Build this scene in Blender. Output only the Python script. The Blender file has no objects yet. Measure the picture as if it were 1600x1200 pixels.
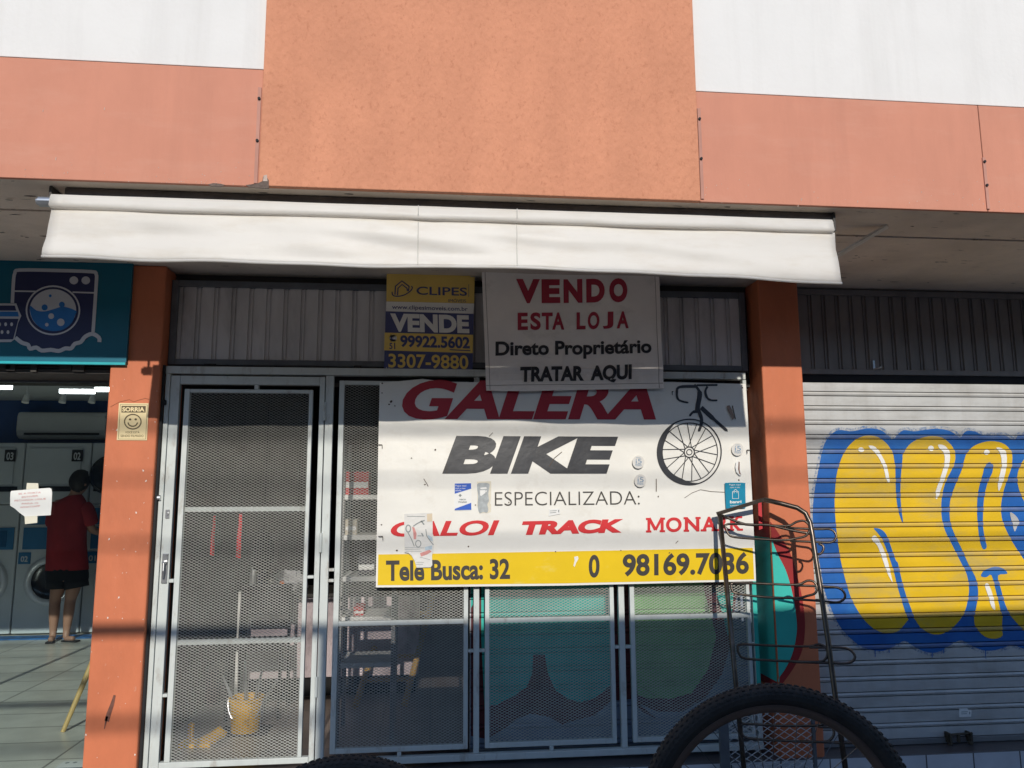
import bpy, bmesh, math, random
from mathutils import Vector, Matrix, noise
from mathutils.geometry import tessellate_polygon
random.seed(7)
SC = bpy.context.scene
COL = SC.collection
R = math.radians

# ------------------------------------------------------------------ camera
CAMZ, FPX = 1.43, 1200.0
YAW, PITCH, ROLL = R(5.868), R(8.155), R(-0.2756)
fw = Vector((math.sin(YAW)*math.cos(PITCH), math.cos(YAW)*math.cos(PITCH), math.sin(PITCH)))
rt = Vector((math.cos(YAW), -math.sin(YAW), 0))
up = rt.cross(fw)
rt, up = rt*math.cos(ROLL)+up*math.sin(ROLL), up*math.cos(ROLL)-rt*math.sin(ROLL)
EYE = Vector((0, 0, CAMZ))
cd = bpy.data.cameras.new('camera'); cam = bpy.data.objects.new('camera', cd); COL.objects.link(cam)
cd.sensor_width = 36; cd.lens = 27; cd.clip_start = 0.05; cd.clip_end = 1000
m = Matrix((rt, up, -fw)).transposed().to_4x4(); m.translation = EYE
cam.matrix_world = m
SC.camera = cam

def at(x, y, Y):
    """point of the wall plane at distance Y seen at photo pixel x, y"""
    d = rt*((x-800)/FPX) - up*((y-600)/FPX) + fw
    return EYE + d*(Y/d.y)

# ------------------------------------------------------------------ light
TANEL = 0.448
SUN = Vector((0.0215, 1, -TANEL)).normalized()
w = bpy.data.worlds.new('World'); SC.world = w; w.use_nodes = True
nt = w.node_tree; bg = nt.nodes['Background']
sky = nt.nodes.new('ShaderNodeTexSky'); sky.sky_type = 'NISHITA'; sky.sun_disc = False
sky.sun_elevation = math.atan(TANEL); sky.sun_rotation = math.pi
sky.air_density = 1.0; sky.dust_density = 0.2; sky.ozone_density = 3.5
nt.links.new(sky.outputs[0], bg.inputs[0]); bg.inputs[1].default_value = 0.14
sl = bpy.data.lights.new('sun', 'SUN'); so = bpy.data.objects.new('sun', sl); COL.objects.link(so)
sl.energy = 3.5; sl.angle = R(0.5); sl.color = (1, 0.935, 0.84)
so.rotation_euler = SUN.to_track_quat('-Z', 'Y').to_euler(); so.location = (0, -8, 8)
vs = SC.view_settings; vs.view_transform = 'Standard'; vs.look = 'None'; vs.exposure = 0.0; vs.gamma = 1.0

# ------------------------------------------------------------------ materials
def lin(h):
    if not isinstance(h, str): return tuple(h)
    h = h.lstrip('#'); o = []
    for i in (0, 2, 4):
        c = int(h[i:i+2], 16)/255
        o.append(c/12.92 if c <= 0.04045 else ((c+0.055)/1.055)**2.4)
    return tuple(o)
MATS = {}
def mat(name, col, rough=0.6, var=0.12, scale=5.0, stretch=(1, 1, 1), bump=0.0, bscale=60, metal=0.0, spec=0.4, dirt_or_pits=None, emit=0, coat=0, streak=None, rib=None):
    """dirt = (colour, amount, (sx,sy,sz), lo, hi)"""
    if name in MATS: return MATS[name]
    M = bpy.data.materials.new(name); MATS[name] = M; M.use_nodes = True
    t = M.node_tree; N = t.nodes; L = t.links; b = N['Principled BSDF']
    c = lin(col)
    b.inputs['Roughness'].default_value = rough; b.inputs['Metallic'].default_value = metal
    b.inputs['Specular IOR Level'].default_value = spec
    if coat: b.inputs['Coat Weight'].default_value = coat; b.inputs['Coat Roughness'].default_value = 0.15
    tc = N.new('ShaderNodeTexCoord'); g = N.new('ShaderNodeNewGeometry')
    mp = N.new('ShaderNodeMapping'); mp.inputs['Scale'].default_value = stretch
    L.new(g.outputs['Position'], mp.inputs['Vector'])
    nz = N.new('ShaderNodeTexNoise'); nz.inputs['Scale'].default_value = scale; nz.inputs['Detail'].default_value = 7; nz.inputs['Roughness'].default_value = 0.62
    L.new(mp.outputs[0], nz.inputs['Vector'])
    cr = N.new('ShaderNodeValToRGB')
    cr.color_ramp.elements[0].position = 0.3; cr.color_ramp.elements[1].position = 0.72
    lo = 1-var; hi = 1+var*0.7
    cr.color_ramp.elements[0].color = (*[x*lo for x in c], 1); cr.color_ramp.elements[1].color = (*[min(1, x*hi) for x in c], 1)
    L.new(nz.outputs[0], cr.inputs[0])
    out = cr.outputs[0]
    if dirt_or_pits:
        dc, am, ds, dlo, dhi = dirt_or_pits
        mp2 = N.new('ShaderNodeMapping'); mp2.inputs['Scale'].default_value = ds; mp2.inputs['Location'].default_value = (3.7, 1.3, 2.1)
        L.new(g.outputs['Position'], mp2.inputs['Vector'])
        n2 = N.new('ShaderNodeTexNoise'); n2.inputs['Scale'].default_value = 1; n2.inputs['Detail'].default_value = 8; n2.inputs['Roughness'].default_value = 0.7
        L.new(mp2.outputs[0], n2.inputs['Vector'])
        mr = N.new('ShaderNodeMapRange'); mr.inputs['From Min'].default_value = dlo; mr.inputs['From Max'].default_value = dhi
        mr.inputs['To Max'].default_value = am
        L.new(n2.outputs[0], mr.inputs['Value'])
        mx = N.new('ShaderNodeMix'); mx.data_type = 'RGBA'
        L.new(mr.outputs[0], mx.inputs['Factor']); L.new(out, mx.inputs['A']); mx.inputs['B'].default_value = (*lin(dc), 1)
        out = mx.outputs['Result']
    if streak:
        dc, am, ds, dlo, dhi = streak
        mp3 = N.new('ShaderNodeMapping'); mp3.inputs['Scale'].default_value = ds; mp3.inputs['Location'].default_value = (7.1, 4.3, 0.6)
        L.new(g.outputs['Position'], mp3.inputs['Vector'])
        n3 = N.new('ShaderNodeTexNoise'); n3.inputs['Scale'].default_value = 1; n3.inputs['Detail'].default_value = 9; n3.inputs['Roughness'].default_value = 0.65
        L.new(mp3.outputs[0], n3.inputs['Vector'])
        mr3 = N.new('ShaderNodeMapRange'); mr3.inputs['From Min'].default_value = dlo; mr3.inputs['From Max'].default_value = dhi; mr3.inputs['To Max'].default_value = am
        L.new(n3.outputs[0], mr3.inputs['Value'])
        mx3 = N.new('ShaderNodeMix'); mx3.data_type = 'RGBA'
        L.new(mr3.outputs[0], mx3.inputs['Factor']); L.new(out, mx3.inputs['A']); mx3.inputs['B'].default_value = (*lin(dc), 1)
        out = mx3.outputs['Result']
    if rib:
        zc, pit, half, rc, am = rib
        sx = N.new('ShaderNodeSeparateXYZ'); L.new(g.outputs['Position'], sx.inputs[0]); last = sx.outputs['Z']
        for op, val in (('SUBTRACT', zc), ('DIVIDE', pit), ('ADD', 0.5), ('FRACT', None), ('SUBTRACT', 0.5), ('ABSOLUTE', None), ('LESS_THAN', half/pit)):
            q = N.new('ShaderNodeMath'); q.operation = op; L.new(last, q.inputs[0])
            if val is not None: q.inputs[1].default_value = val
            last = q.outputs[0]
        n4 = N.new('ShaderNodeTexNoise'); n4.inputs['Scale'].default_value = 14; n4.inputs['Detail'].default_value = 5; L.new(g.outputs['Position'], n4.inputs['Vector'])
        q = N.new('ShaderNodeMath'); q.operation = 'MULTIPLY'; L.new(last, q.inputs[0]); L.new(n4.outputs[0], q.inputs[1])
        q2 = N.new('ShaderNodeMath'); q2.operation = 'MULTIPLY'; L.new(q.outputs[0], q2.inputs[0]); q2.inputs[1].default_value = am
        mx4 = N.new('ShaderNodeMix'); mx4.data_type = 'RGBA'
        L.new(q2.outputs[0], mx4.inputs['Factor']); L.new(out, mx4.inputs['A']); mx4.inputs['B'].default_value = (*lin(rc), 1)
        out = mx4.outputs['Result']
    L.new(out, b.inputs['Base Color'])
    if bump:
        nb = N.new('ShaderNodeTexNoise'); nb.inputs['Scale'].default_value = bscale; nb.inputs['Detail'].default_value = 5
        L.new(mp.outputs[0], nb.inputs['Vector'])
        bp = N.new('ShaderNodeBump'); bp.inputs['Strength'].default_value = bump; bp.inputs['Distance'].default_value = 0.01
        L.new(nb.outputs[0], bp.inputs['Height']); L.new(bp.outputs[0], b.inputs['Normal'])
    if emit:
        b.inputs['Emission Color'].default_value = (*c, 1); b.inputs['Emission Strength'].default_value = emit
    return M

def tile_mat(name, c1, c2, grout, w, h, off=(0, 0, 0), axes='XY', rough=0.35, gw=0.006, bump=0.2):
    M = bpy.data.materials.new(name); M.use_nodes = True; t = M.node_tree; N = t.nodes; L = t.links; b = N['Principled BSDF']
    g = N.new('ShaderNodeNewGeometry'); sp = N.new('ShaderNodeSeparateXYZ'); cb = N.new('ShaderNodeCombineXYZ')
    L.new(g.outputs['Position'], sp.inputs[0]); L.new(sp.outputs[axes[0]], cb.inputs[0]); L.new(sp.outputs[axes[1]], cb.inputs[1])
    mp = N.new('ShaderNodeMapping'); mp.inputs['Location'].default_value = off; L.new(cb.outputs[0], mp.inputs[0])
    br = N.new('ShaderNodeTexBrick'); br.offset = 0; br.inputs['Scale'].default_value = 1
    br.inputs['Brick Width'].default_value = w; br.inputs['Row Height'].default_value = h; br.inputs['Mortar Size'].default_value = gw
    br.inputs['Color1'].default_value = (*lin(c1), 1); br.inputs['Color2'].default_value = (*lin(c2), 1); br.inputs['Mortar'].default_value = (*lin(grout), 1)
    L.new(mp.outputs[0], br.inputs[0])
    nz = N.new('ShaderNodeTexNoise'); nz.inputs['Scale'].default_value = 6; nz.inputs['Detail'].default_value = 7
    L.new(g.outputs['Position'], nz.inputs[0])
    mr = N.new('ShaderNodeMapRange'); mr.inputs['To Min'].default_value = 0.72; mr.inputs['To Max'].default_value = 1.2; L.new(nz.outputs[0], mr.inputs[0])
    mx = N.new('ShaderNodeMix'); mx.data_type = 'RGBA'; mx.blend_type = 'MULTIPLY'; mx.inputs['Factor'].default_value = 1
    L.new(br.outputs[0], mx.inputs['A']); L.new(mr.outputs[0], mx.inputs['B']); L.new(mx.outputs['Result'], b.inputs['Base Color'])
    b.inputs['Roughness'].default_value = rough
    bp = N.new('ShaderNodeBump'); bp.inputs['Strength'].default_value = bump; bp.inputs['Distance'].default_value = 0.004; bp.invert = True
    L.new(br.outputs['Fac'], bp.inputs['Height']); L.new(bp.outputs[0], b.inputs['Normal'])
    return M

def glass_mat(name, ior=1.45, tint=(0.9, 0.95, 0.95), rough=0.02):
    M = bpy.data.materials.new(name); M.use_nodes = True; t = M.node_tree; N = t.nodes; L = t.links
    N.remove(N['Principled BSDF']); o = N['Material Output']
    tr = N.new('ShaderNodeBsdfTransparent'); tr.inputs[0].default_value = (*tint, 1)
    gl = N.new('ShaderNodeBsdfGlossy'); gl.inputs['Roughness'].default_value = rough
    fr = N.new('ShaderNodeFresnel'); fr.inputs[0].default_value = ior
    mx = N.new('ShaderNodeMixShader'); L.new(fr.outputs[0], mx.inputs[0]); L.new(tr.outputs[0], mx.inputs[1]); L.new(gl.outputs[0], mx.inputs[2])
    L.new(mx.outputs[0], o.inputs[0]); return M

# ------------------------------------------------------------------ mesh builder
ORI = {}
def root_origin(p):
    while p.parent: p = p.parent
    return ORI[p.name]

class MB:
    def __init__(s): s.v = []; s.f = []; s.m = []
    def add(s, vs, fs, m=0):
        o = len(s.v); s.v += [Vector(q) for q in vs]; s.f += [tuple(i+o for i in q) for q in fs]; s.m += [m]*len(fs); return s
    def box(s, x0, x1, y0, y1, z0, z1, m=0):
        return s.add([(x0,y0,z0),(x1,y0,z0),(x1,y1,z0),(x0,y1,z0),(x0,y0,z1),(x1,y0,z1),(x1,y1,z1),(x0,y1,z1)],
                     [(0,3,2,1),(4,5,6,7),(0,1,5,4),(1,2,6,5),(2,3,7,6),(3,0,4,7)], m)
    def quad(s, pts, m=0): return s.add(pts, [tuple(range(len(pts)))], m)
    def slab(s, front, th, m=0):
        """front = 3D polygon, extruded th along +Y"""
        n = len(front); fr = [Vector(p) for p in front]; bk = [p+Vector((0, th, 0)) for p in fr]
        tris = tessellate_polygon([[Vector((p.x, p.z, 0)) for p in fr]])
        fs = []
        for a, b, c in tris:
            pa, pb, pc = fr[a], fr[b], fr[c]
            if (pb-pa).cross(pc-pa).y > 0: b, c = c, b
            fs += [(a, b, c), (a+n, c+n, b+n)]
        area = sum(fr[i].x*fr[(i+1) % n].z-fr[(i+1) % n].x*fr[i].z for i in range(n))
        for i in range(n):
            j = (i+1) % n
            fs.append((i, j, j+n, i+n)[::-1] if area > 0 else (i, j, j+n, i+n))
        return s.add(fr+bk, fs, m)
    def face(s, poly, m=0):
        """flat paint shape facing the street"""
        fr = [Vector(p) for p in poly]; fs = []
        for a, b, c in tessellate_polygon([[Vector((p.x, p.z, 0)) for p in fr]]):
            if (fr[b]-fr[a]).cross(fr[c]-fr[a]).y > 0: b, c = c, b
            fs.append((a, b, c))
        return s.add(fr, fs, m)
    def tube(s, path, r, n=8, closed=False, m=0):
        P = [Vector(p) for p in path]; k = len(P); rings = []
        rr = r if isinstance(r, (list, tuple)) else [r]*k
        prev = None
        for i in range(k):
            a = P[(i-1) % k] if (i or closed) else P[0]; b = P[(i+1) % k] if (i < k-1 or closed) else P[-1]
            t = (b-a).normalized()
            if prev is None:
                u = t.orthogonal().normalized()
            else:
                u = (prev - t*prev.dot(t)).normalized()
            prev = u; v = t.cross(u)
            rings.append([P[i]+(u*math.cos(2*math.pi*j/n)+v*math.sin(2*math.pi*j/n))*rr[i] for j in range(n)])
        vs = [q for g in rings for q in g]; fs = []
        for i in range(k if closed else k-1):
            i2 = (i+1) % k; sh = 0
            if closed and i == k-1:
                sh = min(range(n), key=lambda q: (rings[0][q]-rings[i][0]).length)
            for j in range(n):
                fs.append((i*n+j, i*n+(j+1) % n, i2*n+(j+1+sh) % n, i2*n+(j+sh) % n))
        if not closed:
            fs.append(tuple(range(n))[::-1]); fs.append(tuple((k-1)*n+j for j in range(n)))
        return s.add(vs, fs, m)
    def cyl(s, a, b, r, r2=None, n=16, m=0): return s.tube([a, b], [r, r if r2 is None else r2], n, m=m)
    def lathe(s, prof, c, ax, n=48, closed=False, m=0):
        """prof = [(radius, along axis)]"""
        ax = Vector(ax).normalized(); u = ax.orthogonal().normalized(); v = ax.cross(u); c = Vector(c); k = len(prof)
        vs = [c+(u*math.cos(2*math.pi*i/n)+v*math.sin(2*math.pi*i/n))*r+ax*h for i in range(n) for r, h in prof]; fs = []
        for i in range(n):
            i2 = (i+1) % n
            for j in range(k if closed else k-1):
                j2 = (j+1) % k; fs.append((i*k+j, i2*k+j, i2*k+j2, i*k+j2))
        return s.add(vs, fs, m)
    def build(s, name, mats, parent=None, smooth=False, bevel=0, loc=None, drape=None, shade_angle=None):
        if not isinstance(mats, (list, tuple)): mats = [mats]
        o0 = root_origin(parent) if parent else Vector(loc or (0, 0, 0))
        me = bpy.data.meshes.new(name); me.from_pydata([v-o0 for v in s.v], [], s.f); me.update()
        for q in mats: me.materials.append(q)
        me.polygons.foreach_set('material_index', s.m)
        if drape:
            xs, zs, fn = drape
            bm = bmesh.new(); bm.from_mesh(me)
            for x in xs: bmesh.ops.bisect_plane(bm, geom=bm.verts[:]+bm.edges[:]+bm.faces[:], plane_co=(x-o0.x, 0, 0), plane_no=(1, 0, 0))
            for z in zs: bmesh.ops.bisect_plane(bm, geom=bm.verts[:]+bm.edges[:]+bm.faces[:], plane_co=(0, 0, z-o0.z), plane_no=(0, 0, 1))
            for v in bm.verts: v.co.y += fn(v.co.x+o0.x, v.co.z+o0.z)
            bm.to_mesh(me); bm.free()
        if smooth: me.polygons.foreach_set('use_smooth', [True]*len(me.polygons))
        ob = bpy.data.objects.new(name, me); COL.objects.link(ob)
        if parent: ob.parent = parent
        else: ob.location = o0; ORI[ob.name] = o0
        if bevel:
            b = ob.modifiers.new('bevel', 'BEVEL'); b.width = bevel; b.segments = 2; b.limit_method = 'ANGLE'; b.angle_limit = R(40)
        return ob

def thing(name, label, cat, loc, group=None):
    o = bpy.data.objects.new(name, None); COL.objects.link(o); o.location = loc; o.empty_display_size = 0.1
    ORI[o.name] = Vector(loc); return tag(o, label, cat, group)
def tag(o, label, cat, group=None):
    o['label'] = label; o['category'] = cat
    if group: o['group'] = group
    return o
def struct(o): o['kind'] = 'structure'; return o

def smooth_loop(pts, k=4, closed=True):
    P = [Vector((p[0], p[1], 0)) for p in pts]; n = len(P); o = []
    rng = range(n) if closed else range(n-1)
    for i in rng:
        a = P[(i-1) % n] if closed or i else P[0]; b = P[i]; c = P[(i+1) % n]; d = P[(i+2) % n] if closed or i < n-2 else P[-1]
        for q in range(k):
            t = q/k
            o.append(0.5*((2*b)+(c-a)*t+(2*a-5*b+4*c-d)*t*t+(3*b-a-3*c+d)*t**3))
    if not closed: o.append(P[-1])
    return [(p.x, p.y) for p in o]
def stroke(pts, wd):
    """ribbon polygon round a polyline; wd = width or list of widths"""
    n = len(pts); L_, R_ = [], []
    for i, p in enumerate(pts):
        a = Vector(pts[max(0, i-1)]); b = Vector(pts[min(n-1, i+1)]); d = (b-a).normalized(); nn = Vector((-d.y, d.x))
        ww = (wd[i] if isinstance(wd, (list, tuple)) else wd)/2
        L_.append(tuple(Vector(p)+nn*ww)); R_.append(tuple(Vector(p)-nn*ww))
    return L_+R_[::-1]
def strips(mb, pts, wd, Y, cv, closed=False, m=0):
    """paint a ribbon as separate quads (safe for closed rings)"""
    n = len(pts); E = []
    for i, p in enumerate(pts):
        a = Vector(pts[(i-1) % n] if closed or i else pts[0]); b = Vector(pts[(i+1) % n] if closed or i < n-1 else pts[-1])
        d = (b-a).normalized(); nn = Vector((-d.y, d.x)); ww = (wd[i] if isinstance(wd, (list, tuple)) else wd)/2
        E.append((at(*cv(Vector(p)+nn*ww), Y), at(*cv(Vector(p)-nn*ww), Y)))
    for i in range(n if closed else n-1):
        a, b = E[i], E[(i+1) % n]; mb.face([a[0], b[0], b[1], a[1]], m)
def ell(cx, cy, rx, ry, n=24): return [(cx+rx*math.cos(2*math.pi*i/n), cy+ry*math.sin(2*math.pi*i/n)) for i in range(n)]

# text ------------------------------------------------------------
TXT = {}
def glyphs(s, bold=0.0, space=1.0):
    k = (s, bold, space)
    if k in TXT: return TXT[k]
    cu = bpy.data.curves.new('text', 'FONT'); cu.body = s; cu.offset = bold; cu.space_character = space; cu.resolution_u = 5; cu.fill_mode = 'FRONT'
    ob = bpy.data.objects.new('text', cu); COL.objects.link(ob)
    dg = bpy.context.evaluated_depsgraph_get(); dg.update()
    me = bpy.data.meshes.new_from_object(ob.evaluated_get(dg), depsgraph=dg)
    V = [(v.co.x, v.co.y) for v in me.vertices]; F = [tuple(p.vertices) for p in me.polygons]
    bpy.data.objects.remove(ob); bpy.data.curves.remove(cu); bpy.data.meshes.remove(me)
    TXT[k] = (V, F); return TXT[k]
def text(mb, s, bl, br, tl, Y, bold=0.0, space=1.0, cap=None, m=0):
    """write s on plane Y: bl, br, tl = photo pixels of the baseline ends and of the cap height over bl"""
    V, F = glyphs(s, bold, space)
    if not V: return
    H, _ = glyphs('H', bold); z0 = min(v[1] for v in H); z1 = max(v[1] for v in H)
    if cap == 'self': z0 = min(v[1] for v in V); z1 = max(v[1] for v in V)
    elif cap: C, _ = glyphs(cap, bold); z0 = min(v[1] for v in C); z1 = max(v[1] for v in C)
    x0 = min(v[0] for v in V); x1 = max(v[0] for v in V)
    O = at(*bl, Y); U = at(*br, Y)-O; W = at(*tl, Y)-O
    P = [O+U*((x-x0)/(x1-x0))+W*((y-z0)/(z1-z0)) for x, y in V]
    fs = []
    for f in F:
        nrm = (P[f[1]]-P[f[0]]).cross(P[f[2]]-P[f[0]])
        fs.append(f if nrm.y < 0 else f[::-1])
    mb.add(P, fs, m)
def lettering(parent, mt, lines, Y, drape=None, name='lettering'):
    for a in lines:
        mb = MB(); text(mb, *a[:4], Y, **(a[4] if len(a) > 4 else {})); o = mb.build(name, mt, parent, drape=drape)
    return o
def letters(mb, spans, cv, yb, yt, Y, bold=0.0):
    for ch_, x0, x1 in spans: text(mb, ch_, cv(x0, yb(x0)), cv(x1, yb(x1)), cv(x0, yt(x0)), Y, bold=bold, cap='self' if ch_ == 'J' else None)
def frange(a, b, st):
    o = []; x = a
    while x < b: o.append(x); x += st
    return o

# ================================================================== SETTING
M_terra = mat('terracotta_render', (0.625, 0.272, 0.158), 0.9, 0.12, 3.5, (1, 1, 0.6), 0.75, 45, dirt_or_pits=((0.42, 0.16, 0.085), 0.6, (60, 60, 42), 0.55, 0.70), streak=((0.46, 0.19, 0.11), 0.35, (5, 5, 0.5), 0.48, 0.75))  # fine dark specks paint the shade of pits in the plaster
M_terra2 = mat('terracotta_band', (0.59, 0.253, 0.168), 0.85, 0.07, 4, (1, 1, 0.5), 0.15, 50, dirt_or_pits=((0.62, 0.32, 0.23), 0.5, (2, 2, 9), 0.5, 0.75), streak=((0.44, 0.19, 0.13), 0.35, (7, 7, 0.7), 0.5, 0.75))
M_pillar = mat('terracotta_pillar', (0.575, 0.172, 0.078), 0.6, 0.13, 5, (1, 1, 0.5), 0.2, 25, dirt_or_pits=((0.62, 0.42, 0.33), 0.8, (30, 30, 22), 0.66, 0.74))
M_white = mat('white_render', (0.74, 0.725, 0.70), 0.85, 0.03, 4, bump=0.12, bscale=50, streak=((0.55, 0.53, 0.50), 0.3, (8, 8, 0.5), 0.5, 0.75))
M_soffit = mat('soffit_paint', (0.76, 0.66, 0.55), 0.85, 0.16, 3, bump=0.2, bscale=30, dirt_or_pits=((0.10, 0.08, 0.07), 0.8, (9, 30, 9), 0.60, 0.75))
M_dark = mat('dark_gap', (0.02, 0.02, 0.022), 0.8, 0.1)
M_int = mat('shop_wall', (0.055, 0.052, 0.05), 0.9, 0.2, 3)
M_blue = mat('laundry_blue_wall', (0.03, 0.09, 0.27), 0.7, 0.08)
M_ceil = mat('ceiling_white', (0.62, 0.63, 0.63), 0.8, 0.05)

g = MB(); g.box(-80, 80, -80, -5.0, -0.6, -0.27); g.box(-80, 80, -5.0, -1.0, -0.6, -0.27)
struct(g.build('road', mat('asphalt', (0.06, 0.06, 0.062), 0.9, 0.2, 8, bump=0.5, bscale=150)))
g = MB(); g.box(-40, 40, -0.85, 4.13, -0.6, -0.12)
struct(g.build('pavement', tile_mat('pavement_tiles', (0.22, 0.22, 0.22), (0.19, 0.19, 0.19), (0.10, 0.10, 0.10), 0.4, 0.4, rough=0.8)))
g = MB(); g.box(-40, 40, -1.0, -0.85, -0.6, -0.115)
struct(g.build('kerb', mat('kerb_stone', (0.35, 0.34, 0.32), 0.85, 0.15), bevel=0.012))
g = MB(); g.box(-7.0, -1.60, 4.13, 9.4, -0.5, 0.0)
struct(g.build('laundry_floor', tile_mat('laundry_tiles', (0.74, 0.72, 0.64), (0.69, 0.67, 0.59), (0.28, 0.27, 0.24), 0.95, 0.32, (0.15, 0.1, 0), rough=0.28, gw=0.007)))
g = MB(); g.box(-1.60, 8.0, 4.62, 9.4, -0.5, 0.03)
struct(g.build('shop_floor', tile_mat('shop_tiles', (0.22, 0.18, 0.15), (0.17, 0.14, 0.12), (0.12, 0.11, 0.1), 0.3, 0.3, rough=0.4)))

bld = thing('commercial_building', 'terracotta and white rendered upper storey over a row of small shops', 'building', (0, 3.0, -0.12))
XL, XR = -0.703, 1.113
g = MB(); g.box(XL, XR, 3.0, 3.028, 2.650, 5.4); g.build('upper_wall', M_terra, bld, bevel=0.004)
x3 = at(1541, 300, 3.01).x
for a, b in ((-7, XL-0.001), (XR+0.001, x3-0.0015), (x3+0.0015, 8)):
    g = MB(); g.box(a, b, 3.010, 3.028, 2.651, 3.150); g.build('spandrel_panel', M_terra2, bld, bevel=0.003)
for a, b in ((-7, XL-0.002), (XR+0.002, 8)):
    g = MB(); g.box(a, b, 3.021, 3.028, 3.158, 5.4); g.build('white_panel', M_white, bld, bevel=0.003)
g = MB(); g.box(-7, 8, 3.03, 3.24, 2.70, 5.38); g.build('backing_wall', M_dark, bld)
M_strip = mat('strip_paint', (0.50, 0.25, 0.19), 0.8, 0.15)
for xx in (XL-0.012, XR+0.010, x3):
    z1 = 3.07 if xx < 2 else 2.9
    g = MB(); g.box(xx-0.007, xx+0.007, 3.004, 3.012, 2.662, z1); g.build('joint_cover', M_strip, bld)
    for zz in ((3.02, 2.84) if xx < 2 else (2.88, 2.77)): g = MB(); g.cyl((xx, 2.998, zz), (xx, 3.006, zz), 0.006, n=10); g.build('nail', M_dark, bld)
# chipped plaster along the lower edge of the fascia
M_chip = mat('broken_plaster', (0.16, 0.12, 0.10), 0.95, 0.35, 30, bump=0.8, bscale=80)
M_chip2 = mat('bare_plaster', (0.55, 0.43, 0.36), 0.95, 0.2, 30, bump=0.5)
g = MB()
g.slab([at(x, y, 3.008) for x, y in [(325, 288), (333, 286), (345, 287), (352, 289), (345, 291.5), (330, 291)]], 0.004)
g.build('chipped_edge', M_chip, bld); g = MB(); g.slab([at(x, y, 2.998) for x, y in [(384, 289), (402, 286.5), (410, 283), (411, 276), (416, 275), (420, 282), (420, 294), (405, 294), (388, 292)]], 0.004)
g.build('chipped_edge', M_chip, bld)
g = MB(); g.slab([at(x, y, 2.9965) for x, y in [(411, 283), (412, 274), (417, 273), (418, 283)]], 0.003)
for i in range(26):
    x = 260+i*3.6+random.uniform(-8, 8); y = 286+(x-260)*0.03-abs(random.gauss(0, 5))
    if y > 287+(x-260)*0.03: continue
    s = random.uniform(0.3, 0.9); g.slab([at(x+a*s, y+b*s, 3.0085) for a, b in ((-1, 0), (0, -1.2), (1.1, 0), (0, 0.8))], 0.002)
for x, y, s in ((67, 173, 2.2), (163, 170, 2.5), (87, 248, 3), (1340, 315, 2), (1440, 300, 1.5), (1252, 312, 2.4), (1247, 322, 2)):
    g.slab([at(x+a*s, y+b*s, 3.0085) for a, b in ((-.25, .6), (.1, -1), (.4, -.8), (.1, .8))], 0.002)
for i in range(110):
    x = random.choice((random.uniform(5, 410), random.uniform(1095, 1595))); y0_ = 276+x*.0445 if x < 420 else 317+(x-1088)*.030; y = y0_-abs(random.gauss(0, 22))-1.5; s = random.choice((.4, .5, .7, 1.0))
    g.slab([at(x+a*s, y+b*s, 3.0085) for a, b in ((-.6, .7), (.1, -1), (.7, -.3), (.2, .8))], 0.002)
g.build('chipped_paint', M_chip2, bld)
# soffit boards with dirty joints
for i, (a, b, z) in enumerate(((3.0, 3.228, 2.652), (3.236, 3.375, 2.658), (3.381, 3.722, 2.652), (3.730, 4.40, 2.656))):
    g = MB(); g.box(-7, 8, a if i else 3.0285, b, z, 2.80 if i else 2.699)
    g.build('soffit', M_soffit, bld)
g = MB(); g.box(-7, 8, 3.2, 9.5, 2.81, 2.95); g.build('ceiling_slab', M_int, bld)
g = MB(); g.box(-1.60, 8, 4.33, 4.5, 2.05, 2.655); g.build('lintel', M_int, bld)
pl0, pl1 = at(170, 600, 4.17).x, at(246, 652, 4.17).x
pr0, pr1 = at(1191, 582, 4.15).x, at(1254, 582, 4.15).x
for a, b, y in ((pl0, pl1, 4.17), (pr0, pr1, 4.15), (-5.3, -5.0, 4.17), (5.4, 5.65, 4.15)):
    g = MB(); g.box(a, b, y, 4.55, -0.13, 2.654); p = g.build('pillar', M_pillar, bld, bevel=0.008)
    if a == pr0: pillar_r = p
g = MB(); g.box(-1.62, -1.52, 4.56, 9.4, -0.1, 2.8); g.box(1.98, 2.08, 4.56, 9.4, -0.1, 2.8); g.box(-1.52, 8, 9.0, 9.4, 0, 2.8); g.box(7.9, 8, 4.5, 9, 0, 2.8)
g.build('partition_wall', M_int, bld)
g = MB(); g.box(-7, -1.62, 9.28, 9.4, 0, 2.8); g.box(-7.1, -7, 4.2, 9.4, 0, 2.8); g.box(-1.65, -1.621, 4.56, 9.28, 0.001, 2.8); g.build('laundry_wall', M_blue, bld)
g = MB(); g.box(-7, -1.66, 4.75, 9.27, 2.52, 2.6); g.build('laundry_ceiling', M_ceil, bld)
# tiled doorstep
g = MB(); g.box(pl1+0.01, 8, 4.135, 4.62, -0.4, 0.033)
g.build('doorstep', tile_mat('step_tiles', (0.62, 0.63, 0.66), (0.57, 0.58, 0.62), (0.10, 0.09, 0.09), 0.272, 0.3, (0.06, 0.27, 0), 'XZ', rough=0.35, gw=0.004), bld, bevel=0.005)
g = MB(); random.seed(11)
for i in range(46):
    px_ = random.choice((random.uniform(150, 235), random.uniform(150, 235), random.choice((0.5, -0.5))))
    py_ = random.uniform(590, 1190); c0_ = 170-0.0666*(py_-580); c1_ = 250-0.0606*(py_-580)
    if abs(px_) < 1: px_ = c0_+2 if px_ < 0 else c1_-3
    if not c0_+1 < px_ < c1_-1: continue
    sz_ = random.choice((0.6, 0.8, 1.0, 1.7)); tl_ = random.uniform(-.5, .5)
    g.face([at(px_+sz_*(a+tl_*b), py_+sz_*b, 4.1685) for a, b in ((-.7, .9), (.6, .5), (.8, -.7), (-.2, -1))])
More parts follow.
